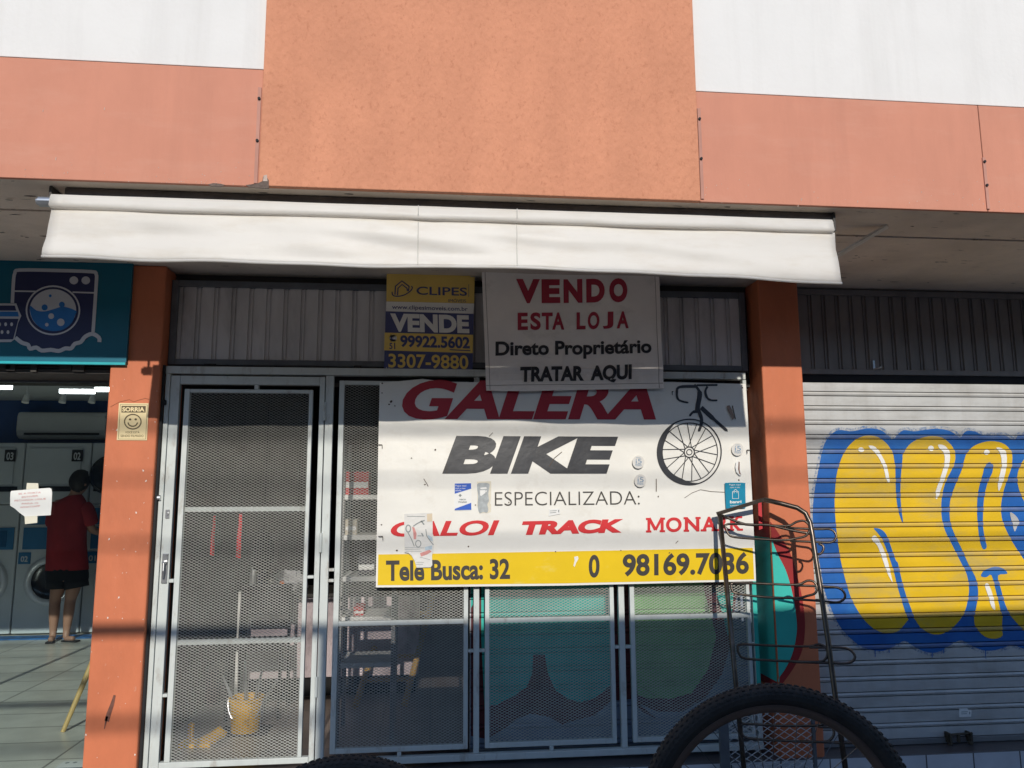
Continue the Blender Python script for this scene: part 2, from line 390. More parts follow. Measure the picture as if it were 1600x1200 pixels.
g.build('paint_chips', mat('chip_white', (0.75, 0.70, 0.64), 0.9), bld)['kind'] = 'stuff'
g = MB()
for i in range(150):
    y_ = random.choice((3.236, 3.378, 3.726, 3.726, 4.1, 3.05))+random.gauss(0, .022); x_ = random.choice((random.uniform(1.8, 4.6), random.uniform(1.8, 4.6), random.uniform(-2.2, -1.6), random.uniform(-1.4, 1.7)))
    if y_ < 3.035 or y_ > 4.14: continue
    a_ = random.uniform(.004, .03); b_ = random.uniform(.002, .006); n_s = 7
    g.add([(x_+a_*random.uniform(.6, 1.2)*math.cos(k*.9), y_+b_*random.uniform(.6, 1.2)*math.sin(k*.9), 2.6505) for k in range(n_s)], [tuple(range(n_s))])
g.build('soffit_stains', mat('mould_spot', (0.06, 0.05, 0.045), 0.95, 0.3), bld)['kind'] = 'stuff'
# graffiti on the pillar
GY = 4.15-0.002
M_teal = mat('spray_teal', (0.04, 0.47, 0.40), 0.6, 0.08, 6)
M_mar = mat('spray_maroon', (0.30, 0.02, 0.02), 0.6, 0.12, 6)
M_lime = mat('spray_green', (0.20, 0.46, 0.17), 0.6, 0.12, 6)
cv = lambda p: (1000+p[0]/2.726, 760+p[1]/2.726)
def shape(mb, pts, Y, cv, k=4, m=0, sm=True): mb.face([at(*cv(p), Y) for p in (smooth_loop(pts, k) if sm else pts)], m)
g = MB(); e0 = (1191+0.0541*200-1000)*2.726
edge = lambda y: ((1191.4+0.0541*(760+y/2.726-583))-1000)*2.726
red = [(edge(150), 150), (600, 215), (640, 285), (672, 390), (695, 500), (703, 600), (690, 700), (650, 780), (600, 850), (edge(870), 870)]
tea = [(edge(220), 220), (585, 285), (622, 360), (648, 450), (664, 540), (668, 620), (650, 710), (620, 775), (590, 820), (edge(835), 835)]
op = lambda q: smooth_loop(q, 5, closed=False)
g.face([at(*cv(p), GY) for p in op(red)]); g.face([at(*cv(p), GY-0.0015) for p in op(tea)], 1)
za, zb = at(*cv((edge(150), 150)), GY).z, at(*cv((edge(870), 870)), GY).z
zc, zd = at(*cv((edge(220), 220)), GY).z, at(*cv((edge(835), 835)), GY).z
def sideq(x, z0, z1, m): g.add([(x, 4.159, z0), (x, 4.159, z1), (x, 4.54, z1), (x, 4.54, z0)], [(0, 1, 2, 3)], m)
sideq(pr0-0.0015, zb, za, 0); sideq(pr0-0.003, zd, zc, 1)
g.build('graffiti', [M_mar, M_teal], bld)
# ================================================================== AWNING
M_vinyl = mat('awning_vinyl', (0.91, 0.885, 0.83), 0.45, 0.03, 5, dirt_or_pits=((0.60, 0.50, 0.36), 0.42, (3, 3, 11), 0.50, 0.78), bump=0.30, bscale=7)
M_steel = mat('grey_steel', (0.28, 0.28, 0.28), 0.5, 0.2, 12, metal=0.3, dirt_or_pits=((0.12, 0.07, 0.05), 0.6, (20, 20, 20), 0.6, 0.7))
M_alu = mat('bright_metal', (0.55, 0.56, 0.57), 0.3, 0.15, 20, metal=0.9)
AY = 3.06
def translucent(M, f, col):
    t = M.node_tree; N = t.nodes; L = t.links; o = N['Material Output']; b = N['Principled BSDF']
    tr = N.new('ShaderNodeBsdfTranslucent'); tr.inputs[0].default_value = (*col, 1); mx = N.new('ShaderNodeMixShader'); mx.inputs[0].default_value = f
    L.new(b.outputs[0], mx.inputs[1]); L.new(tr.outputs[0], mx.inputs[2]); L.new(mx.outputs[0], o.inputs[0])
translucent(M_vinyl, 0.40, (0.97, 0.94, 0.90))
M_frame_ = mat('bracket_dark', (0.06, 0.055, 0.05), 0.6, 0.2)
aw = thing('awning', 'rolled white vinyl awning with a hanging valance under the terracotta fascia', 'awning', (0.12, AY, 2.45))
ax0, ax1 = at(82, 318, AY).x, at(1303, 365, AY).x
def wrink(x, z):
    t = (2.53-z)/0.2; f_ = 0.013*noise.noise(Vector((x*1.3, z*9, 5.0)))+0.010*noise.noise(Vector((x*3+z*6, z*15, 1.0)))
    return f_*min(1, max(0, t*3))+0.008*t*math.sin(x*5.1+1)+0.006*math.sin(z*34+x*1.1)*t*(1+math.sin(x*2.1))/2+0.004*t*math.sin(x*13+z*9)+0.003*math.sin(x*2.3+z*22)+0.012*t*t*(1 if x > 1.5 else 0)*(x-1.5)/0.25
def hem(x): return 2.352-0.012/(1+math.exp(-(x-1.0)*5))+0.003*math.sin(x*6.3)+0.002*math.sin(x*14.1+2)+0.006*math.sin(x*2.0+0.5)-0.016*(x-ax0)/(ax1-ax0)
g = MB(); nx = 90; nz = 12; vs = []; fs = []
for i in range(nx+1):
    for j in range(nz+1):
        t = j/nz; x = ax0+(ax1-ax0)*i/nx
        if i == 0: x -= 0.012*t
        if i == nx: x += 0.010*t*t
        z = 2.548+(hem(x)-2.548)*t
        vs.append((x, AY-0.004-0.016*t+wrink(x, z), z))
for i in range(nx):
    for j in range(nz):
        a = i*(nz+1)+j; fs.append((a, a+1, a+nz+2, a+nz+1))
g.add(vs, fs); va = g.build('valance', M_vinyl, aw, smooth=True)
so_ = va.modifiers.new('thick', 'SOLIDIFY'); so_.thickness = 0.003; so_.offset = 1
# stitched hem and vertical seams
g = MB(); path = [(ax0-0.012+(ax1-ax0+0.022)*i/nx, AY-0.022+wrink(ax0+(ax1-ax0)*i/nx, 2.35), hem(ax0+(ax1-ax0)*i/nx)) for i in range(nx+1)]
g.tube(path, 0.0055, 6); g.build('hem', M_vinyl, aw, smooth=True)
g = MB()
for px in (653, 807):
    x = at(px, 390, AY).x
    g.tube([(x, AY-0.0065-0.016*j/8+wrink(x, 2.545-0.19*j/8)-0.0015, 2.545-0.19*j/8) for j in range(9)], 0.0022, 5)
    g.tube([(x, AY-0.034, 2.60-0.04*j/4) for j in range(5)], 0.002, 5)
g.build('seam', mat('seam_thread', (0.6, 0.58, 0.53), 0.7), aw)
# fabric wrapped round the front bar
g = MB(); prof = [(-0.004, 2.606), (-0.017, 2.603), (-0.023, 2.590), (-0.0265, 2.570), (-0.029, 2.553), (-0.020, 2.546), (0.012, 2.547), (0.03, 2.56), (0.032, 2.59), (0.02, 2.605)]
vs = []; fs = []; n = len(prof)
for i in range(61):
    x = ax0+0.0+(ax1-ax0-0.012)*i/60
    for k, (dy, z) in enumerate(prof):
        sag = 0.004*noise.noise(Vector((x*4, k*1.3, 2.0)))+0.002*math.sin(x*7+k)+0.003*math.exp(-((x+0.05)/0.12)**2)*math.sin(k*2.3+x*30)
        vs.append((x, AY+dy+sag, z+sag*0.6))
for i in range(60):
    for k in range(n): fs.append((i*n+k, i*n+(k+1) % n, (i+1)*n+(k+1) % n, (i+1)*n+k))
fs += [tuple(range(n)), tuple(60*n+k for k in range(n))[::-1]]
g.add(vs, fs); g.build('rolled_cover', M_vinyl, aw, smooth=True)
g = MB(); g.box(ax0+0.03, ax1+0.01, 3.085, 3.15, 2.60, 2.647); g.build('mounting_bar', mat('bar_brown', (0.10, 0.085, 0.075), 0.6, 0.3, 12), aw)
g = MB(); xe = at(62, 318, AY).x; g.cyl((xe, AY, 2.578), (ax0-0.002, AY, 2.578), 0.021, n=20); g.cyl((xe-0.01, AY, 2.578), (xe, AY, 2.578), 0.014, n=16); g.build('end_cap', M_alu, aw, smooth=False)
for xa in (ax0-0.02, ax1+0.016):
    g = MB(); g.box(xa-0.006, xa+0.006, 3.075, 3.17, 2.565, 2.65); g.build('bracket', M_frame_, aw, bevel=0.003)
g = MB(); a0 = at(1309, 399, 3.36); e = at(1387, 351, 3.222); e.z = 2.652
d = (e-a0).normalized(); sdv = d.cross(Vector((0, 0, 1))).normalized()*0.021; h = Vector((0, 0, 0.006))
g.add([a0-sdv-h, a0+sdv-h, a0+sdv+h, a0-sdv+h, e-sdv-h, e+sdv-h, e+sdv+h, e-sdv+h], [(0, 1, 2, 3), (7, 6, 5, 4), (0, 4, 5, 1), (1, 5, 6, 2), (2, 6, 7, 3), (3, 7, 4, 0)])
g.build('support_arm', mat('arm_paint', (0.82, 0.76, 0.66), 0.6, 0.2, 20), aw)

# ================================================================== CORRUGATED PANELS
M_corr2 = mat('corrugated_brown', (0.25, 0.225, 0.205), 0.5, 0.14, 7, (1, 1, 0.3), dirt_or_pits=((0.10, 0.085, 0.075), 0.5, (4, 4, 1.2), 0.5, 0.75))
M_corr = mat('corrugated_grey', (0.58, 0.56, 0.56), 0.5, 0.14, 7, (1, 1, 0.3), dirt_or_pits=((0.09, 0.085, 0.085), 0.5, (4, 4, 1.2), 0.5, 0.75))
M_frame = mat('frame_grey', (0.115, 0.125, 0.14), 0.5, 0.2, 10)
def corrugated(name, x0, x1, z0, z1, Y, label, ph=0.0, pitch=0.094, mt=None):
    t = thing(name, label, 'metal panel', ((x0+x1)/2, Y, z0))
    prof = []; x = x0+0.035
    prof.append((x, 0)); x += ph
    while x < x1-0.05:
        prof += [(x, 0), (x+0.002, 0.011), (x+0.012, 0.011), (x+0.014, 0.004), (x+0.020, 0.004), (x+0.022, 0.011), (x+0.030, 0.011), (x+0.032, 0)]; x += pitch
    prof.append((x1-0.035, 0))
    vs = []; fs = []
    for x, dy in prof: vs += [(x, Y+dy, z0+0.03), (x, Y+dy, z1-0.03)]
    for i in range(len(prof)-1): fs.append((2*i, 2*i+2, 2*i+3, 2*i+1))
    g = MB(); g.add(vs, fs); o = g.build('sheet', mt or M_corr, t); mo = o.modifiers.new('thick', 'SOLIDIFY'); mo.thickness = 0.002
    g = MB(); g.box(x0, x0+0.036, Y-0.012, Y+0.03, z0, z1); g.box(x1-0.036, x1, Y-0.012, Y+0.03, z0, z1)
    g.box(x0+0.036, x1-0.036, Y-0.011, Y+0.03, z0, z0+0.032); g.box(x0+0.036, x1-0.036, Y-0.011, Y+0.03, z1-0.036, z1)
    g.build('frame', M_frame if mt is None else mt, t, bevel=0.003); return t
gx0, gx1 = -1.44, 1.835
corrugated('corrugated_panel', gx0+0.005, gx1-0.01, 2.133, 2.605, 4.275, 'grey corrugated metal panel behind the two for sale signs')
corrugated('corrugated_panel', pr1+0.004, 5.3, 2.125, 2.646, 4.30, 'dark corrugated metal panel above the graffiti covered shutter', pitch=0.0865, mt=M_corr2)
hk = MB(); p = at(1366, 575, 4.283)
hk.box(p.x-0.006, p.x+0.006, 4.282, 4.287, p.z-0.01, p.z+0.045); hk.tube([(p.x, 4.280, p.z-0.006), (p.x+0.012, 4.262, p.z-0.006), (p.x+0.028, 4.25, p.z+0.004)], 0.004, 6)
tag(hk.build('wall_hook', M_alu, loc=(p.x, 4.285, p.z)), 'small metal hook bracket at the bottom edge of the dark corrugated panel', 'hook')

# ================================================================== SECURITY GATE
M_gate = mat('gate_paint', (0.58, 0.62, 0.60), 0.45, 0.10, 9, (1, 1, 0.4), dirt_or_pits=((0.26, 0.20, 0.15), 0.75, (12, 12, 4), 0.55, 0.72), bump=0.1, bscale=40)
M_mesh = mat('expanded_metal', (0.53, 0.54, 0.50), 0.5, 0.15, 9, dirt_or_pits=((0.2, 0.17, 0.14), 0.4, (8, 8, 8), 0.55, 0.75))
def expanded(name, x0, x1, z0, z1, Y, parent, px=0.0266, pz=0.0142, w=0.0022, mt=None, d=0.0028):
    g = MB(); nx = int((x1-x0)/(px/2)); sx = (x1-x0)/nx; nr = int((z1-z0)/(pz/2)); sz = (z1-z0)/nr
    for j in range(nr+1):
        pts = []
        for i in range(nx+1):
            ph = 1 if (i+j) % 2 else -1
            pts.append((x0+i*sx, z0+j*sz+ph*sz/2))
        vs = []
        for i, (x, z) in enumerate(pts):
            vs += [(x, Y-d/2, z-w/2), (x, Y+d/2, z+w/2)]
        g.add(vs, [(2*i, 2*i+2, 2*i+3, 2*i+1) for i in range(nx)])
    return g.build(name, mt or M_mesh, parent)
M_red_paint = mat('spray_red', (0.55, 0.04, 0.05), 0.6, 0.1)
gate = thing('security_gate', 'pale grey steel security gate with expanded mesh across the bicycle shop front', 'gate', (0.18, 4.23, 0.05))
Y0, Y1 = 4.23, 4.262
def bars(name, lst, parent, mt=M_gate, y0=Y0, y1=Y1, bv=0.0025):
    g = MB()
    for x0, x1, z0, z1 in lst: g.box(x0, x1, y0, y1, z0, z1)
    return g.build(name, mt, parent, bevel=bv)
bars('header_bar', [(-1.432, 1.79, 2.078, 2.118)], gate, y0=4.222, y1=4.275)
bars('jamb', [(-1.425, -1.402, 0.06, 2.077)], gate, y0=4.222)
bars('jamb', [(-1.4462, -1.4255, 0.034, 2.12)], gate, M_dark, y0=4.202, y1=4.221)  # dark bar widened to stand in for the pillar's shaded side
bars('jamb', [(1.771, 1.795, 0.092, 2.077)], gate)
for a, b in ((-0.586, -0.544), (0.223, 0.253), (1.013, 1.045)): bars('post', [(a, b, 0.092 if a > 0 else 0.06, 2.077)], gate)
bars('bottom_bar', [(-0.543, 1.795, 0.058, 0.091)], gate, y0=4.224)
door = bars('door_leaf', [(-1.400, -1.353, 0.078, 2.068), (-0.618, -0.591, 0.078, 2.068), (-1.352, -0.619, 2.022, 2.068), (-1.352, -0.619, 0.078, 0.107),
    (-1.327, -1.299, 0.108, 1.996), (-0.674, -0.654, 0.108, 1.996), (-1.298, -0.675, 1.977, 1.996), (-0.965, -0.943, 1.997, 2.021),
    (-1.352, -1.328, 0.985, 1.003), (-0.653, -0.619, 0.995, 1.010), (-1.352, -1.328, 0.42, 0.435)], gate)
bars('crossbar', [(-1.298, -0.675, 1.345, 1.37)], door, y0=4.243, y1=4.26); bars('crossbar', [(-1.298, -0.675, 0.670, 0.696)], door, y0=4.243, y1=4.26)
expanded('mesh', -1.30, -0.672, 0.108, 1.98, 4.238, door)
lk = at(258, 888, 4.23)
g = MB(); g.box(lk.x-0.014, lk.x+0.014, 4.221, 4.229, lk.z-0.075, lk.z+0.075); g.cyl((lk.x, 4.20, lk.z+0.03), (lk.x, 4.222, lk.z+0.03), 0.010, n=14)
g.tube([(lk.x, 4.203, lk.z+0.03), (lk.x+0.002, 4.198, lk.z-0.01), (lk.x-0.002, 4.203, lk.z-0.045)], 0.006, 8); g.build('lock_plate', M_alu, door, bevel=0.002)
l2 = at(262, 803, 4.23); g = MB(); g.box(l2.x-0.010, l2.x+0.010, 4.224, 4.229, l2.z-0.022, l2.z+0.022); g.cyl((l2.x, 4.220, l2.z), (l2.x, 4.225, l2.z), 0.007, n=12); g.build('latch', M_alu, door)
for zz in (1.88, 1.18, 0.45):
    g = MB(); g.cyl((-0.588, 4.224, zz-0.05), (-0.588, 4.224, zz+0.05), 0.008, n=12); g.build('hinge', M_gate, door)
for (a, b, c, d, zt) in ((-0.514, -0.486, 0.170, 0.194, 2.05), (0.284, 0.308, 0.965, 0.988, 2.05), (1.077, 1.102, 1.738, 1.757, 2.05)):
    p = bars('mesh_panel', [(a, b, 0.115, zt), (c, d, 0.115, zt), (b, c, 0.115, 0.141), (b, c, zt-0.022, zt), (b, c, 0.747, 0.772)], gate, y0=4.234)
    expanded('mesh', b, c, 0.14, zt-0.02, 4.242, p)
    bars('tie_bar', [((a+d)/2-0.01, (a+d)/2+0.01, 0.0915, 0.1145)], p)
    if a < 0: [bars('tie_bar', [q_], p) for q_ in ((-0.543, -0.515, 0.975, 0.99), (-0.543, -0.515, 1.03, 1.045))]
for q_ in ((0.195, 0.222, 0.6, 0.615), (0.254, 0.283, 0.6, 0.615), (0.989, 1.012, 0.6, 0.615), (1.046, 1.076, 0.6, 0.615), (1.758, 1.770, 0.6, 0.615), (1.758, 1.770, 1.5, 1.515)): bars('tie_bar', [q_], gate)
# teal spray on the right jamb of the gate
g = MB(); g.add([(1.7712, 4.2285, 0.28), (1.7948, 4.2285, 0.28), (1.7948, 4.2285, 0.95), (1.7712, 4.2285, 0.95)], [(0, 1, 2, 3)])
g.build('graffiti', M_teal, gate)
g = MB(); g.face([at(x, y, 4.2285) for x, y in ((1184.5, 786), (1190, 785), (1191.5, 826), (1186, 828))]); g.build('graffiti', M_red_paint, gate)
# dangling dark cable in the slot under the corrugated panel
g = MB(); path = []
for i in range(40):
    x = -1.43+i*0.083; path.append((x, 4.262+0.004*math.sin(i*1.7), 2.126+0.004*math.sin(i*0.9)))
g.tube(path, 0.006, 6)
for x in (-1.22, -1.2, -0.42): g.cyl((x-0.02, 4.26, 2.126), (x+0.02, 4.26, 2.126), 0.013, n=10)
tag(g.build('electric_cable', M_dark, loc=(0, 4.262, 2.126)), 'black cable running along the gap above the security gate', 'cable')

# ================================================================== SHOP SIGNS
M_sgn = mat('sign_white', (0.80, 0.785, 0.73), 0.35, 0.04, 5, dirt_or_pits=((0.55, 0.50, 0.42), 0.35, (6, 6, 6), 0.58, 0.76), bump=0.35, bscale=6)
M_yel = mat('sign_yellow', (0.78, 0.53, 0.01), 0.4, 0.06, 5, dirt_or_pits=((0.8, 0.68, 0.2), 0.5, (5, 5, 12), 0.58, 0.75))
M_red = mat('sign_red', (0.62, 0.03, 0.035), 0.4, 0.06)
M_dred = mat('sign_dark_red', (0.42, 0.02, 0.035), 0.4, 0.06)
M_blk = mat('sign_black', (0.028, 0.030, 0.036), 0.38, 0.25, 8, spec=0.5, bump=0.35, bscale=6)
M_gry = mat('sign_grey_letters', (0.055, 0.05, 0.045), 0.4, 0.15)
SY = 4.185
def swav(x, z): return 0.0045*math.sin(x*3.1+0.6)*math.cos(z*2.4)+0.003*math.sin(z*7.5+x*1.7)+0.0015*math.sin(x*11+z*5)
DR = (frange(-0.28, 1.79, 0.06), frange(0.96, 2.05, 0.06), swav)
sg = thing('shop_sign', 'large white bicycle shop sign with red, black and yellow lettering', 'sign', (0.75, SY, 0.95))
quadp = [(587, 918), (884, 915), (1181, 908), (1175, 760), (1165, 600), (1050, 597), (700, 597), (660, 592), (628, 595), (593, 598)]
g = MB(); g.slab([at(x, y, SY) for x, y in quadp], 0.010); g.build('board', M_sgn, sg, drape=DR)
g = MB(); g.face([at(x, y, SY-0.0015) for x, y in ((590, 914.5), (884, 911.5), (1178, 905), (1176, 856), (884, 861.5), (591, 866.5))]); g.build('yellow_band', M_yel, sg, drape=DR)
lettering(sg, M_dred, [('GALERA', (619, 654.5), (1025, 655.5), (640, 594), dict(bold=0.035))], SY-0.003, DR)
lettering(sg, M_blk, [('BIKE', (691, 740), (948, 740), (713, 681), dict(bold=0.055))], SY-0.003, DR)
lettering(sg, M_gry, [('ESPECIALIZADA:', (773, 790), (1000, 788), (773, 769), dict(bold=-0.012))], SY-0.003, DR)
lettering(sg, M_red, [('CALOI', (606, 838.5), (771, 836), (616, 815), dict(bold=0.03))], SY-0.003, DR)
lettering(sg, M_red, [('TRACK', (810, 836), (971, 832), (817, 814.5), dict(bold=0.06))], SY-0.003, DR)
g = MB(); my = lambda x: 832-(x-1010)*.0205
[strips(g, q_, w_, SY-0.003, lambda p: p) for q_, w_ in (([(1014, 832), (1014, 809.5)], 4.2), ([(1035, 831.5), (1035, 809)], 4.6), ([(1014.5, 809.5), (1024.5, 828)], 4.6), ([(1034.5, 809), (1024.5, 828)], 4))]
letters(g, (('O', 1041, 1065.5), ('N', 1070.5, 1093), ('A', 1097, 1119.5), ('R', 1123, 1138), ('K', 1141, 1159)), lambda x, y: (x, y), my, lambda x: my(x)-22.5, SY-0.003, 0.03)
for x0, x1, tp in ((1009.5, 1018, 0), (1031, 1039.5, 0), (1009.5, 1017, 1), (1032, 1039.5, 1), (1068.5, 1077, 0), (1068.5, 1075, 1), (1087, 1095, 1), (1095, 1104, 0), (1112, 1121.5, 0), (1121.5, 1130, 0), (1133, 1140, 0), (1121.5, 1127, 1), (1139, 1147, 0), (1152, 1161, 0), (1139, 1147, 1), (1151.5, 1160, 1)):   # slab serifs
    y = my(x0)-(19.6 if tp else 0); g.face([at(a, b, SY-0.0032) for a, b in ((x0, y), (x1, y), (x1, y-3.2), (x0, y-3.2))])
g.build('lettering', M_red, sg, drape=DR)
lettering(sg, M_gry, [('Tele Busca: 32', (603, 908), (797, 904.5), (603, 876), dict(bold=0.032))], SY-0.003, DR)
lettering(sg, M_gry, [('0', (920, 903), (937, 902.5), (920, 867), dict(bold=0.03, cap='0'))], SY-0.003, DR)
lettering(sg, M_gry, [('98169.7036', (973, 900.5), (1170, 896.5), (973, 866), dict(bold=0.032, cap='0'))], SY-0.003, DR)
g = MB(); g.face([at(x, y, SY-0.0034) for x, y in ((897, 870), (903, 869), (904, 873), (900, 880), (898, 886), (896, 884), (898, 876))]); g.build('scratch', M_sgn, sg, drape=DR)
# bicycle drawing
cvs = lambda p: (880+p[0]/3.529, 580+p[1]/3.529)
BY = SY-0.003; g = MB()
W = ell(697, 446, 176, 181, 64)
wds = []
for i in range(64):
    a = 2*math.pi*i/64; wds.append(7 if math.cos(a-2.75) < 0.1 else 7+26*min(1, (math.cos(a-2.75)-0.1)/0.55))
Wc = [(697+(176-max(0, (wd-7)/2))*math.cos(2*math.pi*i/64), 446+(181-max(0, (wd-7)/2))*math.sin(2*math.pi*i/64)) for i, wd in enumerate(wds)]
strips(g, Wc, wds, BY, cvs, True); strips(g, ell(697, 446, 156, 161, 48), 5, BY, cvs, True)
strips(g, ell(697, 446, 28, 29, 20), 6, BY, cvs, True); strips(g, ell(697, 446, 15, 15, 16), 5, BY, cvs, True)
for k in range(18):
    a = 2*math.pi*k/18+0.09; b = a+(0.5 if k % 2 else -0.5)
    strips(g, [(697+29*math.cos(b), 446+29*math.sin(b)), (697+156*math.cos(a), 446+161*math.sin(a))], 4.5, BY, cvs)
def sp(pts, wd, k=5):
    q = smooth_loop(pts, k, closed=False)
    ww = wd if not isinstance(wd, (list, tuple)) else [wd[min(len(wd)-1, int(i/(len(q)-1)*(len(wd)-1)))] for i in range(len(q))]
    strips(g, q, ww, BY, cvs)
sp([(735, 84), (640, 88), (626, 120), (636, 158), (690, 174)], [16, 14, 13, 10, 6])
sp([(735, 78), (850, 76)], 11); sp([(795, 84), (783, 112), (793, 146), (815, 160), (850, 161)], [12, 14, 12, 10, 6])
sp([(722, 74), (752, 118), (742, 190), (738, 226)], [14, 26, 26, 24]); sp([(760, 200), (835, 268), (908, 332)], [24, 16, 3])
sp([(742, 222), (715, 226), (696, 248)], [16, 12, 5]); sp([(745, 215), (762, 260), (760, 298), (748, 332)], [20, 18, 15, 4])
g.build('bicycle_drawing', M_blk, sg, drape=DR)
# tears, rust spots and wire ties
g = MB()
for (x, y, s) in ((611, 627, 2.6), (608, 632, 1.6), (617, 634, 1.2), (597, 599, 1.4), (597, 614, 1.1), (643, 716, 1.2), (680, 703, 1.5), (664, 757, 1.5), (596, 820, 1.4), (620, 860, 1.6), (732, 854, 1.4), (743, 789, 1.2), (795, 785, 1.1), (1029, 776, 1.5), (1167, 609, 1.3), (1160, 606, 1.2), (1155, 750, 1.5), (1166, 820, 1.2), (1046, 864, 1.2), (970, 860, 1.3), (868, 862, 1.2)):
    g.face([at(x+a*(1+random.uniform(-.4, .4)), y+b*(1+random.uniform(-.4, .4)), SY-0.0026) for a, b in ell(0, 0, s, s*0.8, 7)])
for pts, wd in (([(662, 748), (667, 756), (669, 760)], 1.0), ([(1026, 748), (1026, 768)], 1.2), ([(1095, 765), (1112, 768), (1133, 769)], 0.7), ([(1070, 778), (1082, 770), (1095, 765)], 0.7), ([(1144, 634), (1149, 655)], 1.3), ([(878, 706), (866, 716), (858, 729)], 1.0), ([(692, 738), (699, 726), (698, 739)], .8), ([(1060, 845), (1056, 849)], 1), ([(764, 682), (770, 676)], .8)):
    strips(g, pts, wd, SY-0.0036, lambda p: p)
g.build('stains', mat('rust_stain', (0.10, 0.07, 0.05), 0.8, 0.3), sg, drape=DR)
for x, y, dx in ((597, 695, -9), (598, 838, -10), (1167, 703, 9), (1050, 612, 2)):
    g = MB(); a = at(x, y, SY-0.006); b = at(x+dx, y+1, SY-0.002); g.tube([a, (a+b)/2+Vector((0, -0.006, 0.002)), b+Vector((0, 0.03, 0))], 0.0022, 5); g.tube([a, a+Vector((0.001, -0.003, -0.02))], 0.002, 5)
    g.build('wire_tie', mat('wire_dark', (0.09, 0.075, 0.06), 0.6, 0.2), sg)

# stickers on the sign
LY = SY-0.0085
M_pap = mat('paper_white', (0.78, 0.78, 0.76), 0.6, 0.03)
M_bl = mat('print_blue', (0.02, 0.10, 0.50), 0.5, 0.1)
M_grt = mat('print_grey', (0.25, 0.28, 0.28), 0.6, 0.2)
def plate(name, label, cat, poly, Y, mt, th=0.0015, part='sheet', group=None):
    P = [at(x, y, Y) for x, y in poly]; c = sum(P, Vector())/len(P)
    t = thing(name, label, cat, (c.x, Y, min(p.z for p in P)), group); g = MB(); g.slab(P, th); g.build(part, mt, t); return t
def paint(parent, name, mt, polys, Y):
    for q in polys:
        g = MB(); g.face([at(x, y, Y) for x, y in q]); o = g.build(name, mt, parent)
    return o
s = plate('payment_sticker', 'blue and white payment sticker beside a torn grey sticker on the shop sign', 'sticker', ((710, 755), (736.5, 754.5), (737, 797), (710, 797.5)), LY, M_pap)
paint(s, 'blue_print', M_bl, [((710.5, 755.5), (736, 755), (736.3, 763.5), (710.5, 771.5)), ((710.5, 795), (736.3, 785.5), (736.5, 796.5), (710.5, 797))], LY-0.001)
lettering(s, M_pap, [('Pague aqui', (711.5, 760), (728.5, 760), (711.5, 757.6)), ('com o seu', (711.5, 764), (727, 764), (711.5, 761.6)), ('celular', (711.5, 767.6), (721, 767.4), (711.5, 765))], LY-0.002)
lettering(s, M_grt, [('vero', (717.5, 781.5), (728, 781.5), (717.5, 778.5), dict(bold=.02)), ('Wallet', (715.5, 786), (729.5, 785.6), (715.5, 782.8), dict(bold=.02))], LY-0.002)
paint(s, 'diamond_mark', M_grt, [((719, 771.5), (721.5, 774), (719, 776.5), (716.5, 774))], LY-0.002)
s = plate('torn_sticker', 'torn grey remains of a sticker left of the thin black word on the sign', 'sticker', ((745, 752.5), (767.5, 752), (767.2, 800), (762, 802), (756, 801.5), (749, 802.5), (745.5, 790), (746, 770)), LY, mat('old_cream_paper', (0.72, 0.67, 0.55), 0.8, 0.08, 20))
paint(s, 'grey_residue', mat('grey_residue', (0.42, 0.45, 0.46), 0.9, 0.25, 50), [smooth_loop(((746, 756), (755, 754.5), (764.5, 756), (764, 764), (763, 772), (764, 782), (761.5, 788), (763, 796), (761, 801), (755, 800), (749, 801.5), (746.3, 790), (747, 775), (745.8, 765)), 3)], LY-0.001)
paint(s, 'white_flakes', M_pap, [((750, 762), (760, 761), (760.5, 764), (751, 764.5)), ((750, 766), (758, 765.5), (758.5, 770), (752, 775), (750, 774)), ((757, 767), (761, 766), (760, 769))], LY-0.0018)
s = plate('torn_poster', 'torn curling leaflet hanging over the red and yellow lettering of the sign', 'leaflet', ((631.5, 803), (675, 801), (676, 815), (676, 835), (678, 850), (677, 860), (675, 868), (675.5, 883), (673, 886.5), (651, 887), (648, 877), (643, 868), (638, 864), (632, 863)), LY-0.003, mat('leaflet_paper', (0.70, 0.69, 0.66), 0.7, 0.06, 20, bump=0.3, bscale=60))
def pst(pts): return [(615+a/11.43, 790+b/11.43) for a, b in pts]
PY = LY-0.0045
paint(s, 'faded_print', mat('print_pale_red', (0.62, 0.28, 0.26), 0.7, 0.2, 30), [pst(((330, 380), (370, 390), (410, 500), (400, 600), (360, 600), (350, 480))), pst(((470, 850), (640, 790), (680, 820), (600, 870), (490, 910)))], PY)
paint(s, 'faded_print', mat('print_pale_blue', (0.45, 0.55, 0.62), 0.7, 0.2, 30), [pst(((560, 740), (690, 710), (690, 780), (565, 800))), pst(((600, 520), (690, 560), (700, 640), (640, 610)))], PY)
g = MB()
for pts, wd in (([(350, 370), (420, 320), (500, 280), (555, 265)], 18), ([(490, 270), (545, 340)], 22), ([(500, 490), (530, 550)], 22), ([(250, 470), (320, 600), (370, 730)], 14), ([(430, 540), (500, 540)], 12), ([(200, 750), (550, 755)], 6), ([(200, 780), (480, 790)], 5), ([(220, 815), (500, 820)], 5), ([(470, 920), (650, 965)], 6), ([(400, 1010), (540, 1015)], 5), ([(400, 1050), (520, 1050)], 5), ([(240, 190), (560, 195)], 9), ([(575, 420), (590, 540), (660, 640), (710, 700)], 14)):
    strips(g, pst(pts), wd/11.43, PY, lambda p: p)
strips(g, pst(ell(262, 410, 42, 62, 14)), 1.8, PY, lambda p: p, True); strips(g, pst(ell(440, 680, 48, 60, 14)), 1.2, PY, lambda p: p, True)
g.build('printed_bicycle', M_grt, s)
